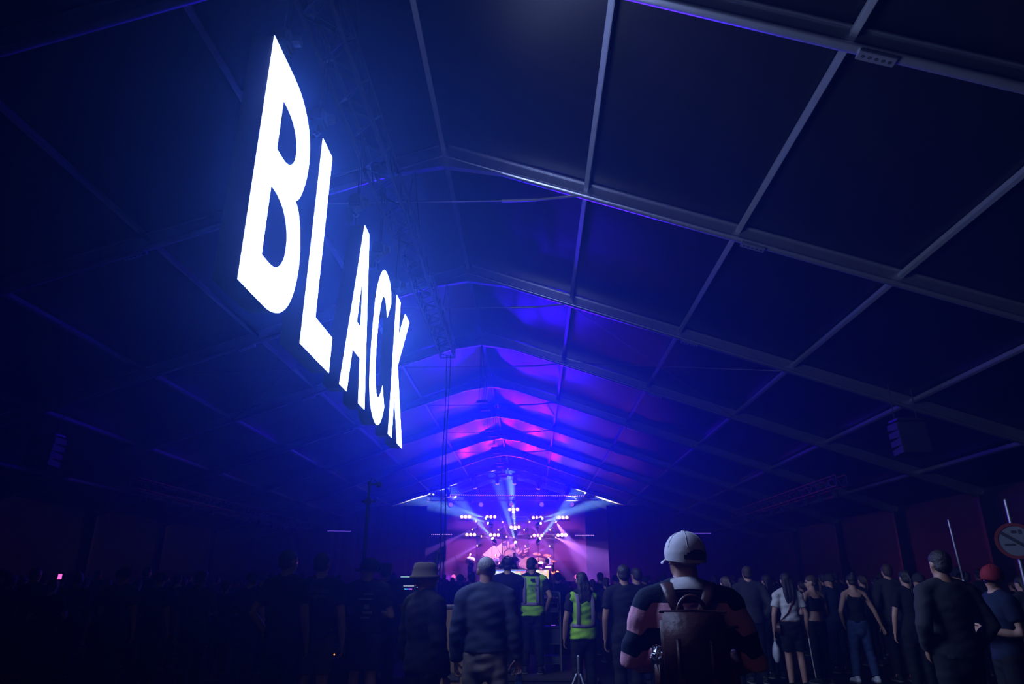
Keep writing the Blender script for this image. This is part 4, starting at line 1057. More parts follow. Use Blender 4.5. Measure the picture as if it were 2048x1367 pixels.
place(dict(H=1.79, voxel=0.018, arms=('down', 'cup'), top=('tee', 'c_navy'), bottom=('trousers', 'c_black'), hair='fuzzy', skin='skin_b', yaw=0.2, seed=55),
      ground(770, 10.2), 0.1, 'person with thick dark hair just behind the man in the dark cap')
p_, pj = place(dict(H=1.84, voxel=0.015, arms=('down', 'down'), top=('tee', 'c_black'), bottom=('shorts', 'c_khaki'), hair='short', skin='skin_a', seed=61, yaw=-0.1),
               ground(642, 8.0), -0.03, 'dark-haired man from behind in a black T-shirt with a printed logo and khaki shorts')
M['print_white'] = mat('pale_print', (0.30, 0.24, 0.24), rough=0.8, noise=0.3, scale=30)
M['print_violet'] = mat('violet_print', (0.06, 0.05, 0.14), rough=0.8)
yb = -0.070 * 1.84 - 0.020
o = link('back_print', text_mesh('patagonia', 0.062, M['print_white']), p_, (0.0, yb, 0.752 * 1.84), (PI / 2, 0, 0))
MB().poly([(-0.15, yb, 1.415), (-0.15, yb, 1.455), (-0.10, yb, 1.47), (-0.04, yb, 1.45), (0.0, yb, 1.485), (0.03, yb, 1.46), (0.07, yb, 1.47), (0.15, yb, 1.45), (0.15, yb, 1.415)], (0, 1, 0), 0.003).build('back_print', M['print_violet'], p_)
place(dict(H=1.86, voxel=0.015, arms=('pocket', 'down'), top=('tee', 'c_black'), bottom=('trousers', 'c_black'), hair='short', skin='skin_b', yaw=-0.35, seed=71),
      ground(574, 7.8), -0.25, 'tall dark-haired man in black with a bare forearm, leftmost of the men near the camera')
place(dict(H=1.66, fem=True, voxel=0.016, arms=('down', 'cup'), top=('tee', 'c_black'), bottom=('trousers', 'c_black'), hair='long', skin='skin_b', vest=True, seed=81),
      ground(1163, 9.9), 0.25, 'long-haired person in a dim yellow high-visibility vest between the rack and the crowd')

# ------------------------------------------------------------------ people on the right
wt_, wj = place(dict(H=1.67, fem=True, voxel=0.015, arms=('down', 'down'), top=('tee', 'c_white'), bottom=('shorts', 'c_black'), hair='long', haircol='hair_dark', skin='skin_a', seed=91, hem=0.58, fold=0.006),
               ground(1571, 11.4), 0.0, 'long-haired woman in a white T-shirt with a strap across her back')
M['strap'] = mat('red_brown_strap', (0.10, 0.02, 0.02), rough=0.6)
sb = thing('shoulder_bag', 'small dark bag on a strap across the white T-shirt', 'bag', ground(1571, 11.4))
MB().tube([(0.11, 0.05, 1.42), (0.10, -0.055, 1.40), (0.03, -0.128, 1.25), (-0.06, -0.125, 1.08), (-0.16, -0.07, 0.98), (-0.19, 0.0, 0.93)], [(0.018, 0.005)] * 6, 8, ref=(1, 0, 0.5)).build('strap', M['strap'], sb, True)
MB().bbox((-0.205, 0.0, 0.86), (0.07, 0.22, 0.16), 0.025).build('bag_body', M['leather'], sb, True)
M['plastic_white'] = mat('white_plastic', (0.6, 0.62, 0.66), rough=0.4, noise=0.1, bump=0.4, scale=25)
wr = wj['J'][-1]['wr']; b0 = ground(1571, 11.4)
cb = thing('carrier_bag', 'limp white plastic bag hanging beside the bare legs of the woman in white', 'bag', (b0.x + wr.x, b0.y + wr.y + 0.03, 0.38))
MB().tube([(0, 0, 0.02), (0, 0, 0.10), (0.005, 0, 0.20), (0, 0, 0.27)], [(0.035, 0.05), (0.055, 0.085), (0.05, 0.075), (0.02, 0.03)], 12).build('bag_body', M['plastic_white'], cb, True)
for sd in (-1, 1): MB().tube([(0, sd * 0.03, 0.26), (0, sd * 0.018, 0.33), (0, 0, 0.36)], 0.006, 6).build('bag_handle', M['plastic_white'], cb, True)
ct, ctj = place(dict(H=1.64, fem=True, voxel=0.015, arms=('front', 'cup'), top=('crop', 'c_black'), bottom=('trousers', 'c_black'), hair='tail', haircol='hair_brown', skin='skin_a', seed=95, yaw=0.9),
                ground(1621, 12.0), 0.35, 'woman with a bare back in black trousers with a white side stripe')
an = ctj['J'][-1]
MB().tube([an['hip'] + Vector((-0.112, 0, 0.02)), an['kn'] + Vector((-0.082, 0, 0)), an['an'] + Vector((-0.068, 0, 0.03))], [(0.004, 0.014)] * 3, 6, ref=(1, 0, 0)).build('side_stripe', M['c_white'], ct, True)
place(dict(H=1.66, fem=True, voxel=0.015, arms=('pocket', 'away'), top=('tank', 'c_black'), bottom=('trousers', 'c_denim'), hair='bun', haircol='hair_dark', skin='skin_a', shoes='shoe_w', seed=97, stance=0.095, curl=0.15),
      ground(1703, 12.2), 0.0, 'woman in a black tank top, blue jeans and white trainers with one arm held out')
place(dict(H=1.80, voxel=0.018, arms=('pocket', 'pocket'), top=('long', 'c_charcoal'), bottom=('trousers', 'c_black'), hair='short', skin='skin_b', seed=99, bulk=1.1),
      ground(1886, 6.6), 0.1, 'broad dark figure from behind near the right edge, before the slim pole')
place(dict(H=1.68, voxel=0.016, arms=('front', 'front'), top=('tee', 'c_navy'), bottom=('trousers', 'c_black'), hair='crop', hat='cap', hatcol='c_red', skin='skin_a', yaw=0.6, seed=103),
      ground(1986, 7.0), 1.5, 'person in a red cap facing left at the right edge')

# small lit phones
M['screen_w'] = quiet(mat('phone_screen_white', (0.1, 0.1, 0.1), emit=((1.0, 0.9, 0.75), 1.2)))
M['screen_p'] = quiet(mat('phone_screen_pink', (0.1, 0.1, 0.1), emit=((1.0, 0.15, 0.8), 1.2)))
def phone(u, vv, Y, m, label, plabel, spec):
    """a lit phone held up by a person whose right hand is there"""
    p = at(u, vv, Y); H = spec['H']
    wz = (p.z - 0.10) / H
    spec = dict(spec, arms=('down', ((0.165, 0.05, min(0.74, wz - 0.08)), (0.105, 0.165, wz))), voxel=0.018)
    place(spec, (p.x - 0.105 * H, Y - 0.165 * H - 0.03, 0), 0.0, plabel)
    t = thing('phone', label, 'phone', p + Vector((0.0, 0.02, 0.02)), 0.1, 'lit phones')
    MB().bbox((0, 0, 0), (0.075, 0.009, 0.15), 0.004).build('case', M['blackpaint'], t)
    MB().bbox((0, -0.0055, 0.0), (0.066, 0.002, 0.085), 0.0008).build('screen', m, t)
phone(118, 1155, 12.0, M['screen_p'], 'phone glowing pink in the dark on the far left', 'person on the far left holding up a pink-lit phone', dict(H=1.76, top=('long', 'c_black'), hair='short', skin='skin_b', seed=131))
phone(1818, 1188, 11.0, M['screen_w'], 'phone glowing white in the dark on the right', 'person on the right holding a white-lit phone', dict(H=1.70, fem=True, top=('tee', 'c_black'), hair='tail', skin='skin_a', seed=133))
phone(1271, 1189, 9.5, M['screen_w'], 'phone glowing warm white just left of the striped-shirt man', 'dark figure holding a lit phone just left of the striped-shirt man', dict(H=1.74, top=('tee', 'c_black'), hair='short', skin='skin_b', seed=135))

# ------------------------------------------------------------------ mixing position
M['darkwood'] = mat('dark_stained_board', (0.03, 0.022, 0.018), rough=0.7, noise=0.3, scale=6)
rp = thing('mixing_platform', 'low dark platform under the mixing desk', 'platform', (-0.75, 13.2, 0))
MB().bbox((0, 0, RIS - 0.02), (3.5, 3.6, 0.04), 0.005).build('deck', M['darkwood'], rp)
MB().box((0, -1.76, (RIS - 0.04) / 2), (3.46, 0.04, RIS - 0.04)).build('front_board', M['darkwood'], rp)
for sx in (-1.6, 0, 1.6):
    for sy in (-1.5, 1.5): MB().box((sx, sy, (RIS - 0.04) / 2), (0.08, 0.08, RIS - 0.04)).build('foot', M['darkwood'], rp)
def table(c, w, d, h, label, m='darkwood'):
    t = thing('equipment_table', label, 'table', c)
    MB().bbox((0, 0, h - 0.02), (w, d, 0.04), 0.006).build('tabletop', M[m], t)
    for sx in (-1, 1):
        for sy in (-1, 1): MB().bbox((sx * (w / 2 - 0.05), sy * (d / 2 - 0.05), (h - 0.04) / 2), (0.05, 0.05, h - 0.04), 0.005).build('leg', M['darkmetal'], t)
    return t
TH = 1.22
pc = at(1045, 1165, 13.15)
table((pc.x, 13.15, RIS), 1.25, 0.7, TH - RIS, 'tall dark table carrying the two screens')
def screen_mat(name, seed, base):
    m = bpy.data.materials.new(name); m.use_nodes = True; nt = m.node_tree; b = nt.nodes['Principled BSDF']
    tc = nt.nodes.new('ShaderNodeTexCoord'); mp = nt.nodes.new('ShaderNodeMapping'); mp.inputs['Location'].default_value = (seed, seed * 0.7, 0); mp.inputs['Rotation'].default_value = (PI / 2, 0, 0)
    br = nt.nodes.new('ShaderNodeTexBrick'); br.inputs['Scale'].default_value = 14; br.inputs['Color1'].default_value = (*base[0], 1); br.inputs['Color2'].default_value = (*base[1], 1); br.inputs['Mortar'].default_value = (0.02, 0.02, 0.05, 1); br.inputs['Mortar Size'].default_value = 0.03
    vo = nt.nodes.new('ShaderNodeTexVoronoi'); vo.inputs['Scale'].default_value = 9
    mx = nt.nodes.new('ShaderNodeMix'); mx.data_type = 'RGBA'; mx.inputs[0].default_value = 0.45
    nt.links.new(tc.outputs['Object'], mp.inputs[0]); nt.links.new(mp.outputs[0], br.inputs[0]); nt.links.new(mp.outputs[0], vo.inputs[0])
    nt.links.new(br.outputs[0], mx.inputs[6]); nt.links.new(vo.outputs['Color'], mx.inputs[7])
    nt.links.new(mx.outputs[2], b.inputs['Emission Color']); b.inputs['Emission Strength'].default_value = 1.6; b.inputs['Base Color'].default_value = (0.01, 0.01, 0.01, 1)
    return quiet(m)
M['ui1'] = screen_mat('screen_track_list', 1.0, ((0.75, 0.55, 0.65), (0.35, 0.6, 0.9)))
M['ui2'] = screen_mat('screen_meter_page', 4.0, ((0.75, 0.95, 0.6), (0.95, 0.45, 0.4)))
def bars(t, w, hh, rows, y):
    for z, x0, x1, hz, m in rows: MB().box((x0 + (x1 - x0) / 2, y, z), (x1 - x0, 0.002, hz)).build('screen_field', m, t)
M['e_blue'] = quiet(mat('screen_blue', (0.01, 0.01, 0.02), emit=((0.05, 0.12, 1.0), 1.4)))
M['e_red'] = quiet(mat('screen_red', (0.02, 0.01, 0.01), emit=((1.0, 0.12, 0.14), 1.2)))
M['e_grn'] = quiet(mat('screen_green', (0.01, 0.02, 0.01), emit=((0.35, 0.9, 0.35), 1.2)))
M['e_org'] = quiet(mat('screen_orange', (0.02, 0.01, 0.01), emit=((1.0, 0.55, 0.15), 1.2)))
for (u0, u1), m, lab in (((988, 1053), 'ui1', 'screen with a striped list, left of the two on the mixing desk'), ((1056, 1099), 'ui2', 'screen with coloured meters, right of the two on the mixing desk')):
    a, c_ = at(u0, 1137, 13.2), at(u1, 1161.5, 13.2); w_ = c_.x - a.x; z0, z1 = c_.z - 0.02, a.z
    t = thing('monitor', lab, 'monitor', ((a.x + c_.x) / 2, 13.2, TH), 0, 'screens on the mixing desk')
    zc_ = (z0 + z1) / 2 - TH; hh = z1 - z0
    MB().bbox((0, 0.02, zc_), (w_, 0.035, hh), 0.006).build('bezel', M['blackpaint'], t)
    MB().box((0, 0.0, zc_), (w_ - 0.03, 0.006, hh - 0.03)).build('screen', M[m], t)
    if m == 'ui1':
        bars(t, w_, hh, [(zc_ + hh / 2 - 0.03, -w_ / 2 + 0.02, w_ / 2 - 0.02, 0.016, M['e_blue']), (zc_ + hh / 2 - 0.052, 0.10, w_ / 2 - 0.03, 0.014, M['e_red']), (zc_ - 0.02, 0.20, 0.28, 0.10, M['e_red'])], -0.005)
    else:
        bars(t, w_, hh, [(zc_ - 0.02, -0.03, 0.10, 0.05, M['e_red']), (zc_ + 0.02, -0.15, -0.07, 0.09, M['e_grn']), (zc_ - hh / 2 + 0.025, -0.12, 0.14, 0.008, M['e_org']), (zc_ + 0.03, w_ / 2 - 0.045, w_ / 2 - 0.02, 0.12, M['e_org'])], -0.005)
    MB().bbox((0, 0.045, zc_ / 2), (0.05, 0.02, zc_), 0.004).build('stand', M['blackpaint'], t)
    MB().bbox((0, 0.04, 0.008), (0.24, 0.16, 0.016), 0.004).build('base', M['blackpaint'], t)
mdk = thing('mixing_desk', 'low black mixing desk in front of the screens', 'mixing desk', (pc.x, 12.93, TH))
MB().poly([(-0.58, -0.12, 0.0), (-0.58, 0.17, 0.0), (-0.58, 0.17, 0.09), (-0.58, -0.12, 0.04)], (1, 0, 0), 1.16).build('console_body', M['blackpaint'], mdk)
fad = MB().bbox((0, 0, 0.006), (0.014, 0.026, 0.012), 0.002).mesh('fader', M['steel'])
for k in range(24): link('fader', fad, mdk, (-0.53 + k * 0.046, -0.04 + 0.03 * math.sin(k * 2.1), 0.058 + 0.005 * math.sin(k * 2.1)), (math.radians(9.8), 0, 0))
gn = thing('gooseneck_microphone', 'slim black gooseneck microphone at the right end of the mixing desk', 'microphone', (at(1110, 1165, 13.0).x - 0.03, 13.0, TH))
MB().disc((0, 0, 0.01), (0, 0, 1), 0.05, 16, 0.02).build('base', M['blackpaint'], gn)
MB().tube([(0, 0, 0.02), (0.005, 0, 0.35), (0, 0, 0.50)], 0.007, 8).build('neck', M['blackpaint'], gn, True)
MB().tube([(0, 0, 0.49), (0, 0, 0.60)], [0.016, 0.02], 10).build('capsule', M['blackpaint'], gn, True)
# rack beside the desk
rk = thing('equipment_rack', 'open metal rack with shelves right of the mixing desk', 'rack', (at(1102, 1165, 12.5).x, 12.5, RIS))
for sx in (-0.14, 0.14):
    for sy in (-0.2, 0.2): MB().bbox((sx, sy, 0.61), (0.025, 0.025, 1.22), 0.003).build('post', M['steel'], rk)
M['device'] = mat('grey_blue_device', (0.10, 0.12, 0.18), rough=0.4, metal=0.3)
for z, hz in ((0.12, 0.10), (0.42, 0.22), (0.68, 0.02), (0.92, 0.05), (1.06, 0.06), (1.19, 0.04)):
    MB().bbox((0, 0, z - 0.01), (0.27, 0.40, 0.015), 0.002).build('shelf', M['steel'], rk)
    if hz > 0.03: MB().bbox((0, -0.01, z + hz / 2), (0.25, 0.36, hz), 0.006).build('device', M['device'], rk)
MB().box((0.02, -0.205, 0.70), (0.07, 0.006, 0.008)).build('indicator', quiet(mat('indicator_violet', (0.02, 0.01, 0.05), emit=((0.35, 0.1, 1.0), 1.6))), rk, label='small violet indicator light')

# plywood case with metal edges
pc0, pc1 = at(878, 1214, 7.6), at(936, 1214, 7.6)
fcw = 0.62; fch = pc0.z
fc = thing('flight_case', 'tall plywood flight case with metal edges behind the grey-haired man', 'flight case', (pc0.x + fcw / 2 - 0.03, 7.9, 0))
MB().bbox((0, 0, 0.10 + (fch - 0.10) / 2), (fcw, 0.58, fch - 0.10), 0.004).build('body', M['plywood'], fc)
for sx in (-1, 1):
    for sy in (-1, 1):
        MB().bbox((sx * fcw / 2, sy * 0.29, 0.10 + (fch - 0.10) / 2), (0.03, 0.03, fch - 0.10), 0.004).build('corner_edge', M['alu'], fc)
        MB().ell((sx * (fcw / 2 - 0.08), sy * 0.2, 0.05), (0.02, 0.05, 0.05)).build('caster', M['rubber'], fc, True)
for z in (0.11, 0.42, 0.80, fch):
    for sy in (-1, 1): MB().bbox((0, sy * 0.292, z), (fcw, 0.014, 0.028), 0.003).build('edge_strip', M['alu'], fc)
for z in (0.62, 1.0):
    MB().bbox((-0.10, -0.30, z), (0.10, 0.012, 0.08), 0.004).build('latch', M['steel'], fc)
# lighting console with its lit bars
lc0 = at(788, 1152, 10.9); lc1 = at(826, 1180, 10.9)
tb = table((lc0.x + 0.05, 11.6, RIS), 1.0, 0.6, 1.16 - RIS, 'dark table under the small lighting console')
lcx = (lc0.x + lc1.x) / 2
lcn = thing('lighting_console', 'small black console with three thin lit bars', 'console', (lcx, 11.5, 1.16))
MB().poly([(-0.28, -0.2, 0.0), (-0.28, 0.2, 0.0), (-0.28, 0.2, 0.42), (-0.28, 0.14, 0.44), (-0.28, 0.02, 0.16), (-0.28, -0.2, 0.06)], (1, 0, 0), 0.56).build('console_body', M['blackpaint'], lcn)
def emat(n_, c_, k=1.6): return quiet(mat(n_, (0.02, 0.02, 0.02), emit=(c_, k)))
zz = [at(800, v_, 11.5).z - 1.16 for v_ in (1153, 1171, 1177)]
gm = bpy.data.materials.new('rainbow_bar'); gm.use_nodes = True; nt = gm.node_tree; b = nt.nodes['Principled BSDF']
tc = nt.nodes.new('ShaderNodeTexCoord'); sp = nt.nodes.new('ShaderNodeSeparateXYZ'); mr = nt.nodes.new('ShaderNodeMapRange'); mr.inputs['From Min'].default_value = -0.08; mr.inputs['From Max'].default_value = 0.08; cr = nt.nodes.new('ShaderNodeValToRGB')
cr.color_ramp.elements[0].color = (0.05, 1, 0.9, 1); cr.color_ramp.elements[1].color = (1, 0.15, 0.9, 1); q = cr.color_ramp.elements.new(0.55); q.color = (0.05, 0.1, 1, 1)
nt.links.new(tc.outputs['Object'], sp.inputs[0]); nt.links.new(sp.outputs[0], mr.inputs['Value']); nt.links.new(mr.outputs[0], cr.inputs[0]); nt.links.new(cr.outputs[0], b.inputs['Emission Color']); b.inputs['Emission Strength'].default_value = 1.5
quiet(gm)
for z, x0, x1, m, hz in ((zz[0], -0.12, 0.13, emat('bar_cyan', (0.35, 0.75, 0.75), 1.0), 0.010), (zz[1], -0.07, 0.10, emat('bar_pale', (0.5, 0.6, 0.75), 1.0), 0.010)):
    MB().bar((x0, -0.21, z), (x1, -0.21, z), 0.012, hz).build('lit_bar', m, lcn)
MB().bar((-0.07, -0.21, zz[2]), (0.07, -0.21, zz[2]), 0.012, 0.016).build('lit_bar', gm, lcn)
MB().bar((-0.14, -0.19, -0.0), (-0.14, -0.19, 0.40), 0.012, 0.012).bar((0.15, -0.19, 0.0), (0.15, -0.19, 0.40), 0.012, 0.012).build('bar_bracket', M['blackpaint'], lcn)
for x, z, cc in ((0.125, zz[1] + 0.012, (1, 0.1, 0.15)), (0.15, zz[1] - 0.02, (0.5, 0.7, 1))):
    MB().ell((x, -0.21, z), (0.006,) * 3, 8, 6).build('indicator', emat('led_dot', cc, 1.5), lcn)

# mast with a side arm
mp0 = at(739, 968, 10.5)
ms = thing('lamp_mast', 'tall thin black mast with a short side arm at its top', 'mast', (mp0.x, 10.5, 0.0))
MB().tube([(0, 0, 0.08), (0, 0, 1.5), (0, 0, 2.70)], [0.028, 0.028, 0.028], 12, flat=True).build('lower_pole', M['blackpaint'], ms, True)
MB().tube([(0, 0, 2.70), (0, 0, mp0.z + 0.05)], [0.021, 0.021], 12, flat=True).build('upper_pole', M['blackpaint'], ms, True)
MB().bbox((0, 0, 2.70), (0.10, 0.09, 0.09), 0.012).tube([(-0.09, 0, 2.70), (0.10, 0, 2.70)], 0.016, 8).build('clamp', M['blackpaint'], ms)
MB().bbox((0.07, 0, mp0.z), (0.20, 0.035, 0.035), 0.006).build('arm', M['blackpaint'], ms)
MB().bbox((0.155, -0.01, mp0.z - 0.01), (0.08, 0.08, 0.075), 0.010).tube([(0.155, -0.05, mp0.z - 0.01), (0.155, -0.09, mp0.z - 0.02)], 0.025, 10).build('lamp_head', M['blackpaint'], ms)
MB().tube([(0.0, 0, mp0.z + 0.02), (0.03, -0.01, mp0.z + 0.09), (0.09, -0.01, mp0.z + 0.07), (0.12, 0, mp0.z + 0.02)], 0.006, 6).build('cable', M['rubber'], ms, True)
for k in range(3):
    a = 2 * PI * k / 3 + 0.5
    MB().tube([(0, 0, 0.55), (0.55 * math.cos(a), 0.55 * math.sin(a), 0.02)], 0.016, 8).tube([(0, 0, 0.22), (0.30 * math.cos(a), 0.30 * math.sin(a), 0.26)], 0.01, 6).build('tripod_leg', M['blackpaint'], ms, True)
# antenna stand
ap = at(875, 1103, 11.6)
an_ = thing('antenna_stand', 'short black stand with small antennas beside the hanging cables', 'stand', (ap.x, 11.6, RIS))
zt_ = ap.z - RIS
MB().tube([(0, 0, 0.03), (0, 0, zt_)], 0.018, 10).build('pole', M['blackpaint'], an_, True)
MB().disc((0, 0, 0.015), (0, 0, 1), 0.16, 20, 0.03).build('base', M['blackpaint'], an_)
MB().bbox((0, 0, zt_), (0.10, 0.05, 0.025), 0.005).build('top_plate', M['blackpaint'], an_)
MB().tube([(-0.02, 0, zt_ - 0.18), (-0.05, 0, zt_ - 0.12), (-0.05, 0, zt_ - 0.06)], 0.012, 8).tube([(0.02, 0, zt_ - 0.30), (0.055, 0, zt_ - 0.25), (0.05, 0, zt_ - 0.06)], 0.012, 8).build('antenna', M['blackpaint'], an_, True)
# cables hanging from the truss end
hc = thing('hanging_cable', 'pair of thin black cables hanging from the truss end to the mixing desk', 'cable', (TX + 0.03, 16.3, RIS))
for k, dx in enumerate((-0.035, 0.05)):
    pts = [(dx + 0.02 * math.sin(0.9 * q + k), 0.0 - 0.0 * q, (TZ - 0.17 - RIS) * (1 - q / 12)) for q in range(13)]
    MB().tube(pts, 0.013, 8).build('cable', M['rubber'], hc, True)

# ------------------------------------------------------------------ hung loudspeakers and pendant lamps
cabm = MB().poly([(-0.32, -0.22, -0.085), (-0.32, 0.22, -0.06), (-0.32, 0.22, 0.06), (-0.32, -0.22, 0.085)], (1, 0, 0), 0.64).mesh('cabinet', M['cab'])
grim = MB().bbox((0, -0.226, 0), (0.60, 0.012, 0.15), 0.003).mesh('grille', M['darkmetal'])
for x, y, wd in ((8.55, 15.3, 'right'), (-12.1, 16.35, 'left')):
    ztop = zu(x - RX)
    t = thing('line_array_speaker', 'column of black loudspeakers hung high on the %s side' % wd, 'loudspeaker', (x, y, 4.2), 0, 'hung loudspeaker columns')
    for k in range(4):
        o = link('cabinet', cabm, t, (0, 0.02 * k - 0.03, 0.10 + 0.185 * k), (math.radians(-6 + 3 * k), 0, 0)); link('grille', grim, o)
    MB().bbox((0, 0, 0.80), (0.6, 0.4, 0.05), 0.008).build('flying_frame', M['darkmetal'], t)
    for sx in (-0.25, 0.25): stick('chain', RODB, (sx, 0, 0.82), (sx, 0, zu(x + sx - RX) + 0.27 - 4.2), 0.012, t)
pend = thing('pendant_lamp', 'dark lamp pair hanging under the ridge, nearest of the row', 'lamp', (RX - 0.25, 24.8, 8.0), 0, 'lamp pairs under the ridge')
MB().bbox((0, 0, 0), (0.42, 0.16, 0.10), 0.02).build('lamp_body', M['darkmetal'], pend)
MB().bbox((0.03, 1.2, 0.0), (0.42, 0.16, 0.10), 0.02).build('lamp_body', M['darkmetal'], pend)
for yy in (0, 1.2):
    for sx in (-0.12, 0.12): stick('wire', RODB, (sx, yy, 0.05), (sx + 0.05, yy, 1.08), 0.007, pend)
stick('cross_bar', RODB, (0, -0.1, 0.28), (0.02, 1.3, 0.28), 0.016, pend)
for k, (y, z) in enumerate(((29.6, 7.95), (33.9, 7.95), (38.2, 7.95), (42.4, 7.95))):
    o = copy_tree(pend); o.location = (RX - 0.22, y, z)
    o['label'] = 'dark lamp pair hanging under the ridge, %s from the camera' % ['second', 'third', 'fourth', 'farthest'][k]
rc = thing('ridge_cable_drop', 'thick dark cable loop dropping from the ridge above the nearest lamp pair', 'cable', (RX, 20.8, 8.9))
MB().tube([(0.0, 0, 0.0), (-0.02, 0.1, -0.55), (-0.04, 0.6, -0.85), (0.02, 1.6, -0.95), (-0.12, 3.0, -0.90), (-0.2, 4.0, -0.62)], 0.025, 8).build('cable', M['rubber'], rc, True)
MB().tube([(0.03, 0, 0.0), (0.05, 0.1, -0.45), (0.08, 0.8, -0.72), (0.05, 2.4, -0.70), (-0.1, 4.0, -0.60)], 0.015, 8).build('cable', M['rubber'], rc, True)

# ------------------------------------------------------------------ signs and poles on the right
sp_ = at(2031, 1081, 8.2)
sg = thing('round_sign', 'round red-rimmed prohibition sign on a pole at the right edge', 'sign', (sp_.x, 8.2, 0), -0.5)
M['sign_white'] = mat('sign_white', (0.10, 0.11, 0.13), rough=0.5)
M['sign_red'] = mat('sign_red', (0.12, 0.01, 0.01), rough=0.5)
zc2 = sp_.z
MB().disc((0, 0, zc2), (0, 1, 0), 0.185, 32, 0.012).build('disc', M['sign_white'], sg)
vs, fs, n = [], [], 36
for r_, y_ in ((0.165, -0.007), (0.20, -0.007), (0.20, -0.014), (0.165, -0.014)): vs += [(r_ * math.cos(2 * PI * k / n), y_, zc2 + r_ * math.sin(2 * PI * k / n)) for k in range(n)]
for i in range(4):
    for k in range(n): fs.append((i * n + k, i * n + (k + 1) % n, ((i + 1) % 4) * n + (k + 1) % n, ((i + 1) % 4) * n + k))
MB().add(vs, fs).build('rim', M['sign_red'], sg)
MB().bar((-0.13, -0.010, zc2 + 0.10), (0.13, -0.010, zc2 - 0.10), 0.006, 0.035).build('slash', M['blackpaint'], sg)
MB().bbox((0.0, -0.009, zc2 + 0.10), (0.05, 0.004, 0.03), 0.002).bbox((0.06, -0.009, zc2 + 0.10), (0.03, 0.004, 0.045), 0.002).bbox((-0.06, -0.009, zc2 - 0.04), (0.10, 0.004, 0.022), 0.002).build('pictogram', M['blackpaint'], sg)
MB().tube([(0, 0.03, 0.03), (0, 0.03, zc2 + 0.46)], 0.02, 10).build('pole', M['steel'], sg, True)
MB().bbox((0, 0.03, 0.02), (0.4, 0.4, 0.04), 0.01).build('foot_plate', M['darkmetal'], sg)
pp = at(1886, 1040, 9.2)
po = thing('slim_pole', 'slim grey pole standing behind the broad figure on the right', 'pole', (pp.x + 0.12, 9.2, 0))
MB().tube([(0, 0, 0.03), (-0.02, 0, 1.55)], 0.021, 10).build('lower_pole', M['steel'], po, True)
MB().tube([(-0.02, 0, 1.55), (-0.05, 0, pp.z)], 0.015, 10).build('upper_pole', M['steel'], po, True)
MB().disc((0, 0, 0.015), (0, 0, 1), 0.2, 20, 0.03).build('base', M['darkmetal'], po)
tp = at(1144, 1345, 6.4)
tr = thing('tripod', 'small metal tripod in the dark beside the striped-shirt man', 'tripod', (tp.x + 0.06, 6.4, 0))
MB().tube([(0, 0, 0.45), (0, 0, 0.92)], 0.014, 10).build('column', M['steel'], tr, True)
for k in range(3):
    a = 2 * PI * k / 3 + PI + 0.15
    MB().tube([(0.02 * math.cos(a), 0.02 * math.sin(a), 0.78), (0.40 * math.cos(a), 0.40 * math.sin(a), 0.01)], [0.012, 0.009], 8).build('tripod_leg', M['steel'], tr, True)
pb = at(668, 1303, 9.0)
bx = thing('power_box', 'small box with blue and amber lights on a dark case', 'power box', (pb.x, 9.1, 0))
MB().bbox((0, 0, (pb.z - 0.08) / 2), (0.5, 0.4, pb.z - 0.08), 0.01).build('case', M['blackpaint'], bx)
MB().bbox((0, -0.05, pb.z), (0.26, 0.2, 0.15), 0.012).build('box_body', M['cab'], bx)
for x, z, cc in ((-0.03, 0.035, (0.12, 0.05, 1)), (0.0, -0.02, (1, 0.45, 0.15)), (0.02, -0.024, (1, 0.45, 0.15)), (-0.015, -0.045, (0.12, 0.05, 1))):
    MB().ell((x, -0.153, pb.z + z), (0.009,) * 3, 8, 6).build('indicator', emat('led_spot', cc, 1.4), bx)

# ------------------------------------------------------------------ the band
place(dict(H=1.80, voxel=0.03, arms=('neck', 'strum'), top=('tee', 'c_white'), bottom=('trousers', 'c_charcoal'), hair='short', skin='skin_a', seed=201), (at(940, 1165, 47.6).x, 47.6, DECK), PI + 0.2, 'guitarist in a white T-shirt on the left of the stage', 'the band')
place(dict(H=1.76, voxel=0.03, arms=('keys', 'keys'), top=('tee', 'c_navy'), bottom=('trousers', 'c_black'), hair='short', skin='skin_a', seed=202), (at(991, 1165, 48.2).x, 48.2, DECK), PI, 'dark-shirted keyboard player in front of the pink print', 'the band')
place(dict(H=1.80, voxel=0.03, arms=('neck', 'strum'), top=('tee', 'c_denim'), bottom=('trousers', 'c_black'), hair='long', skin='skin_a', seed=203), (at(1028, 1165, 47.3).x, 47.3, DECK), PI - 0.15, 'long-haired guitarist at the centre of the stage', 'the band')
place(dict(H=1.74, voxel=0.03, arms=('keys', 'keys'), top=('tee', 'c_denim'), bottom=('trousers', 'c_black'), hair='short', haircol='hair_grey', skin='skin_a', seed=204), (at(1098, 1165, 48.6).x, 48.6, DECK), PI + 0.6, 'drummer behind the drum kit on the right of the stage', 'the band')
M['guitar'] = mat('guitar_lacquer', (0.10, 0.02, 0.03), rough=0.2)
M['maple'] = mat('maple_neck', (0.4, 0.24, 0.1), rough=0.4)
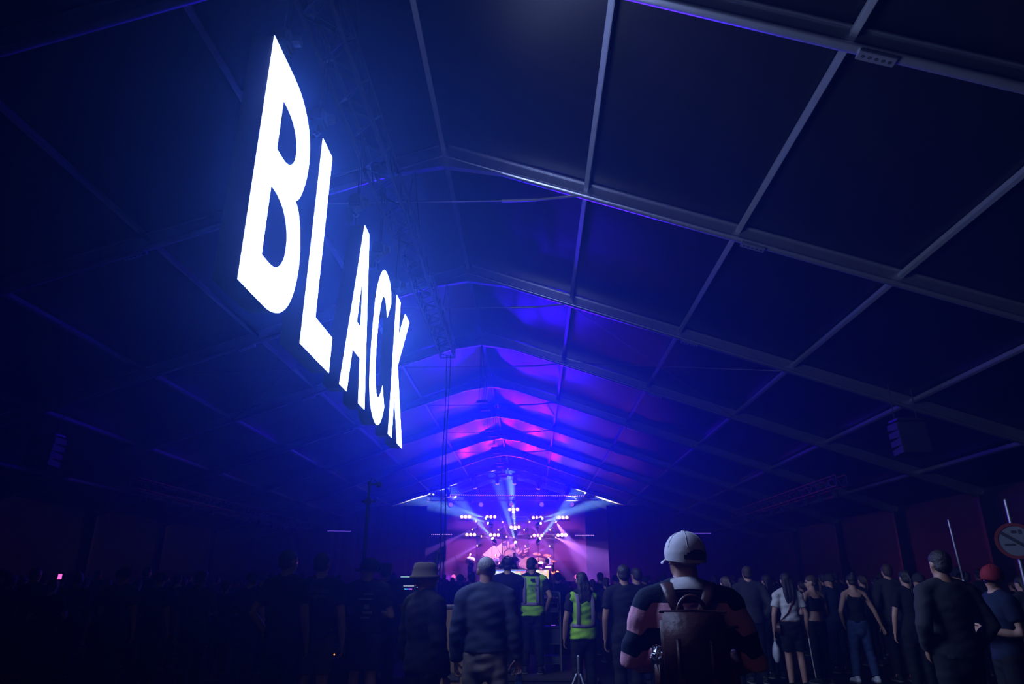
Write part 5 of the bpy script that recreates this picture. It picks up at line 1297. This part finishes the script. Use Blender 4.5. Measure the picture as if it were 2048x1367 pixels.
def guitar(u, Y, label, rz):
    x = at(u, 1165, Y).x
    t = thing('electric_guitar', label, 'guitar', (x, Y, DECK + 1.05), rz, 'guitars')
    out = [(-0.22, -0.10), (-0.25, 0.0), (-0.22, 0.12), (-0.10, 0.14), (0.0, 0.09), (0.10, 0.16), (0.14, 0.10), (0.10, 0.03), (0.12, -0.06), (0.16, -0.14), (0.08, -0.14), (-0.02, -0.09), (-0.12, -0.15)]
    MB().poly([(a, 0.20, c_) for a, c_ in out], (0, 1, 0), 0.045).build('guitar_body', M['guitar'], t)
    MB().bar((0.08, 0.20, 0.0), (0.62, 0.20, 0.14), 0.03, 0.045).build('neck', M['maple'], t)
    MB().bbox((0.68, 0.20, 0.16), (0.15, 0.02, 0.07), 0.008).build('headstock', M['maple'], t)
guitar(940, 47.6, 'dark red guitar held by the guitarist in the white T-shirt', PI + 0.2)
guitar(1028, 47.3, 'dark red guitar held by the long-haired guitarist', PI - 0.15)
kx = at(991, 1165, 47.8).x
kb = thing('keyboard', 'black keyboard on a stand in front of the dark-shirted player', 'keyboard', (kx, 47.85, DECK))
MB().bbox((0, 0, 0.98), (1.0, 0.3, 0.09), 0.01).build('keyboard_body', M['blackpaint'], kb)
MB().box((0, 0.06, 1.03), (0.94, 0.13, 0.012)).build('keys', M['c_white'], kb)
for a, c_ in (((-0.4, 0.0), (0.4, 0.94)), ((0.4, 0.0), (-0.4, 0.94))): MB().bar((a[0], 0, a[1] + 0.01), (c_[0], 0, c_[1]), 0.03, 0.03).build('stand_leg', M['blackpaint'], kb)
ax = at(978, 1165, 47.4).x
am = thing('guitar_amplifier', 'small amplifier with a pink-lit front on a stack, beside the keyboard', 'amplifier', (ax, 48.75, DECK))
MB().bbox((0, 0, 0.45), (0.7, 0.4, 0.9), 0.02).build('cabinet', M['cab'], am); MB().bbox((0, 0, 1.08), (0.66, 0.35, 0.34), 0.02).build('amp_head', M['cab'], am)
MB().box((0, -0.18, 1.08), (0.34, 0.01, 0.14)).build('front_panel', quiet(mat('amp_panel', (0.3, 0.05, 0.1), emit=((1.0, 0.1, 0.25), 0.6))), am)
mx_ = at(913, 1165, 46.4).x
mi_ = thing('microphone_stand', 'tilted microphone stand at the left front of the stage', 'microphone stand', (mx_, 46.4, DECK))
MB().disc((0.12, 0, 0.015), (0, 0, 1), 0.15, 18, 0.03).build('base', M['steel'], mi_); MB().tube([(0.12, 0, 0.03), (0.10, 0, 0.9), (-0.10, 0, 1.45)], 0.015, 8).build('boom', M['steel'], mi_, True); MB().tube([(-0.10, 0, 1.45), (-0.15, 0, 1.55)], [0.02, 0.028], 8).build('microphone', M['steel'], mi_, True)
dx = at(1079, 1165, 48.0).x
dk = thing('drum_kit', 'drum kit with pale drum heads and cymbals on the right of the stage', 'drum kit', (dx, 48.0, DECK))
M['shell'] = mat('drum_shell', (0.10, 0.02, 0.14), rough=0.25)
M['drumhead'] = mat('drum_head', (0.75, 0.72, 0.75), rough=0.5)
M['cymbal'] = mat('cymbal_brass', (0.75, 0.6, 0.3), rough=0.25, metal=1.0)
MB().box((0.2, 0.2, 0.15), (2.0, 1.5, 0.3)).build('riser', M['deck'], dk)
def drum(c, r, d, ax_):
    ax_ = Vector(ax_).normalized(); c = Vector(c)
    o = MB().tube([c - ax_ * d / 2, c + ax_ * d / 2], [r, r], 20, ref=ax_.orthogonal(), flat=True).build('drum_shell', M['shell'], dk)
    MB().disc(c + ax_ * (d / 2 + 0.006), ax_, r * 0.97, 20, 0.012).build('drum_head', M['drumhead'], o)
drum((0, 0, 0.60), 0.29, 0.4, (0, -1, 0)); drum((-0.32, -0.05, 1.05), 0.16, 0.2, (0.1, -0.5, 0.8)); drum((0.1, -0.05, 1.08), 0.17, 0.2, (0, -0.5, 0.8)); drum((0.6, 0.1, 0.72), 0.21, 0.36, (0, -0.2, 1)); drum((-0.65, 0.15, 0.85), 0.18, 0.15, (0, -0.2, 1))
for x, y, z, r in ((-0.75, 0.1, 1.45, 0.24), (-0.15, 0.2, 1.75, 0.26), (0.55, 0.2, 1.65, 0.27), (0.95, 0.2, 1.3, 0.22)):
    o = MB().tube([(x, y, 0.3), (x, y, z)], 0.012, 6).build('cymbal_stand', M['steel'], dk)
    MB().disc((x, y, z), (0.1, -0.45, 1), r, 20, 0.008).build('cymbal', M['cymbal'], o)

# ------------------------------------------------------------------ the crowd
KINDS = [dict(H=1.78, top=('tee', 'c_black'), hair='short', skin='skin_b', arms=('down', 'down')),
         dict(H=1.66, fem=True, top=('long', 'c_charcoal'), hair='long', skin='skin_a', arms=('front', 'down')),
         dict(H=1.82, top=('jacket', 'c_charcoal'), hair='short', haircol='hair_brown', skin='skin_a', arms=('pocket', 'pocket')),
         dict(H=1.74, top=('tee', 'c_navy'), hair='crop', hat='cap', hatcol='c_black', skin='skin_b', arms=('cup', 'down')),
         dict(H=1.62, fem=True, top=('tee', 'c_black'), hair='tail', haircol='hair_brown', skin='skin_a', arms=('front', 'cup')),
         dict(H=1.76, top=('tee', 'c_charcoal'), hair='fuzzy', skin='skin_c', arms=('down', 'cup')),
         dict(H=1.70, top=('jacket', 'c_navy'), hair='crop', hat='beanie', hatcol='c_charcoal', skin='skin_a', arms=('pocket', 'down')),
         dict(H=1.68, fem=True, top=('long', 'c_navy'), hair='bun', skin='skin_b', arms=('down', 'front'))]
KLAB = ['spectator in black T-shirt', 'long-haired spectator', 'spectator in dark jacket', 'spectator in dark cap', 'ponytailed spectator', 'curly-haired spectator', 'spectator in beanie', 'spectator with hair bun']
NEAR, FAR = [], []
for i, k in enumerate(KINDS):
    k = dict(k, voxel=0.024, bottom=('trousers', 'c_black' if i % 3 else 'c_navy'), seed=300 + i, fold=0.004, yaw=random.uniform(-0.4, 0.4))
    parts, jt = person(k)
    NEAR.append(parts)
    k2 = dict(k, voxel=0.036); parts2, _ = person(k2)
    FAR.append(merge([m for _, m in parts2], 'person'))
used_u = []      # picture columns already taken by a nearer head
taken = []
def head_cols(x, y):
    d = Vector((x, y, 1.52)) - EYE
    fh = Vector((-math.sin(YAW), math.cos(YAW), 0)); r = Vector((math.cos(YAW), math.sin(YAW), 0))
    zc_ = d.dot(fh) * math.cos(PITCH); u = 1024 + FPX * d.dot(r) / zc_; hw = 0.11 * FPX / zc_
    return u, hw
def clear(u, hw):
    lo, hi = u - hw, u + hw; cov = 0.0
    n = 12
    for q in range(n):
        x = lo + (hi - lo) * (q + 0.5) / n
        if any(a <= x <= c_ for a, c_ in used_u): cov += 1.0 / n
    return cov < 0.5
for o in [q for q in bpy.data.objects if q.parent is None and q.name.startswith('person')]:
    if o.location.y < 14:
        u, hw = head_cols(o.location.x, o.location.y); used_u.append((u - hw, u + hw)); taken.append((o.location.x, o.location.y))
rnd = random.Random(17)
WORDS = {'l': 'left of the desk', 'm': 'before the stage', 'r': 'right of the desk'}
def crowd_spot(x, y, rmin):
    if -2.9 < x < 1.3 and 10.5 < y < 15.2: return False
    if abs(x - RX) > HALF - 0.8: return False
    if any(abs(x - a) < rmin and abs(y - c_) < rmin for a, c_ in taken): return False
    if math.hypot(x - hp.x, y - hp.y) < 1.0: return False
    return True
spots = []
# nearer dark figures first, then rows back to the stage
for y0, y1, tries, tall in ((10.2, 13.5, 160, True), (13.5, 19.0, 420, True), (19.0, 30.0, 900, False), (30.0, 44.0, 1400, False)):
    for _ in range(tries):
        y = rnd.uniform(y0, y1); x = rnd.uniform(RX - 14, RX + 14)
        if not crowd_spot(x, y, 0.62): continue
        u, hw = head_cols(x, y)
        if not -10 < u < 2058: continue
        if y < 13.5 and 780 < u < 1120: continue
        if not clear(u, hw): continue
        used_u.append((u - hw, u + hw)); taken.append((x, y)); spots.append((x, y, u))
pick = []
for x, y, u in spots:
    k = rnd.randrange(len(KINDS)); rz = rnd.uniform(-0.25, 0.25) + 0.012 * (x - RX)
    side = 'l' if u < 880 else 'm' if u < 1120 else 'r'
    dist = 'in the nearer crowd' if y < 14 else 'in the middle crowd' if y < 21 else 'in the far crowd'
    pick.append((x, y, u, k, rz, '%s %s %s' % (KLAB[k], dist, WORDS[side])))
for i, (x, y, u, k, rz, lab) in enumerate(pick):
    same = sorted(q[2] for q in pick if q[5] == lab); grp = lab
    if len(same) > 1:
        r_ = same.index(u); lab += ', ' + ('leftmost' if r_ == 0 else 'rightmost' if r_ == len(same) - 1 else '%s from left' % ORD[r_])
    if y < 19.0:
        t = thing('person', lab, 'person', (x, y, 0), rz, grp)
        for nm, me in NEAR[k]: link(nm, me, t)
    else:
        t = tag(link('person', FAR[k], None, (x, y, 0), (0, 0, rz)), lab, 'person', grp)
    s_ = rnd.uniform(0.955, 1.04); t.scale = (s_, s_, s_)
print('crowd', len(spots))
bpy.data.scenes.remove(WORK)
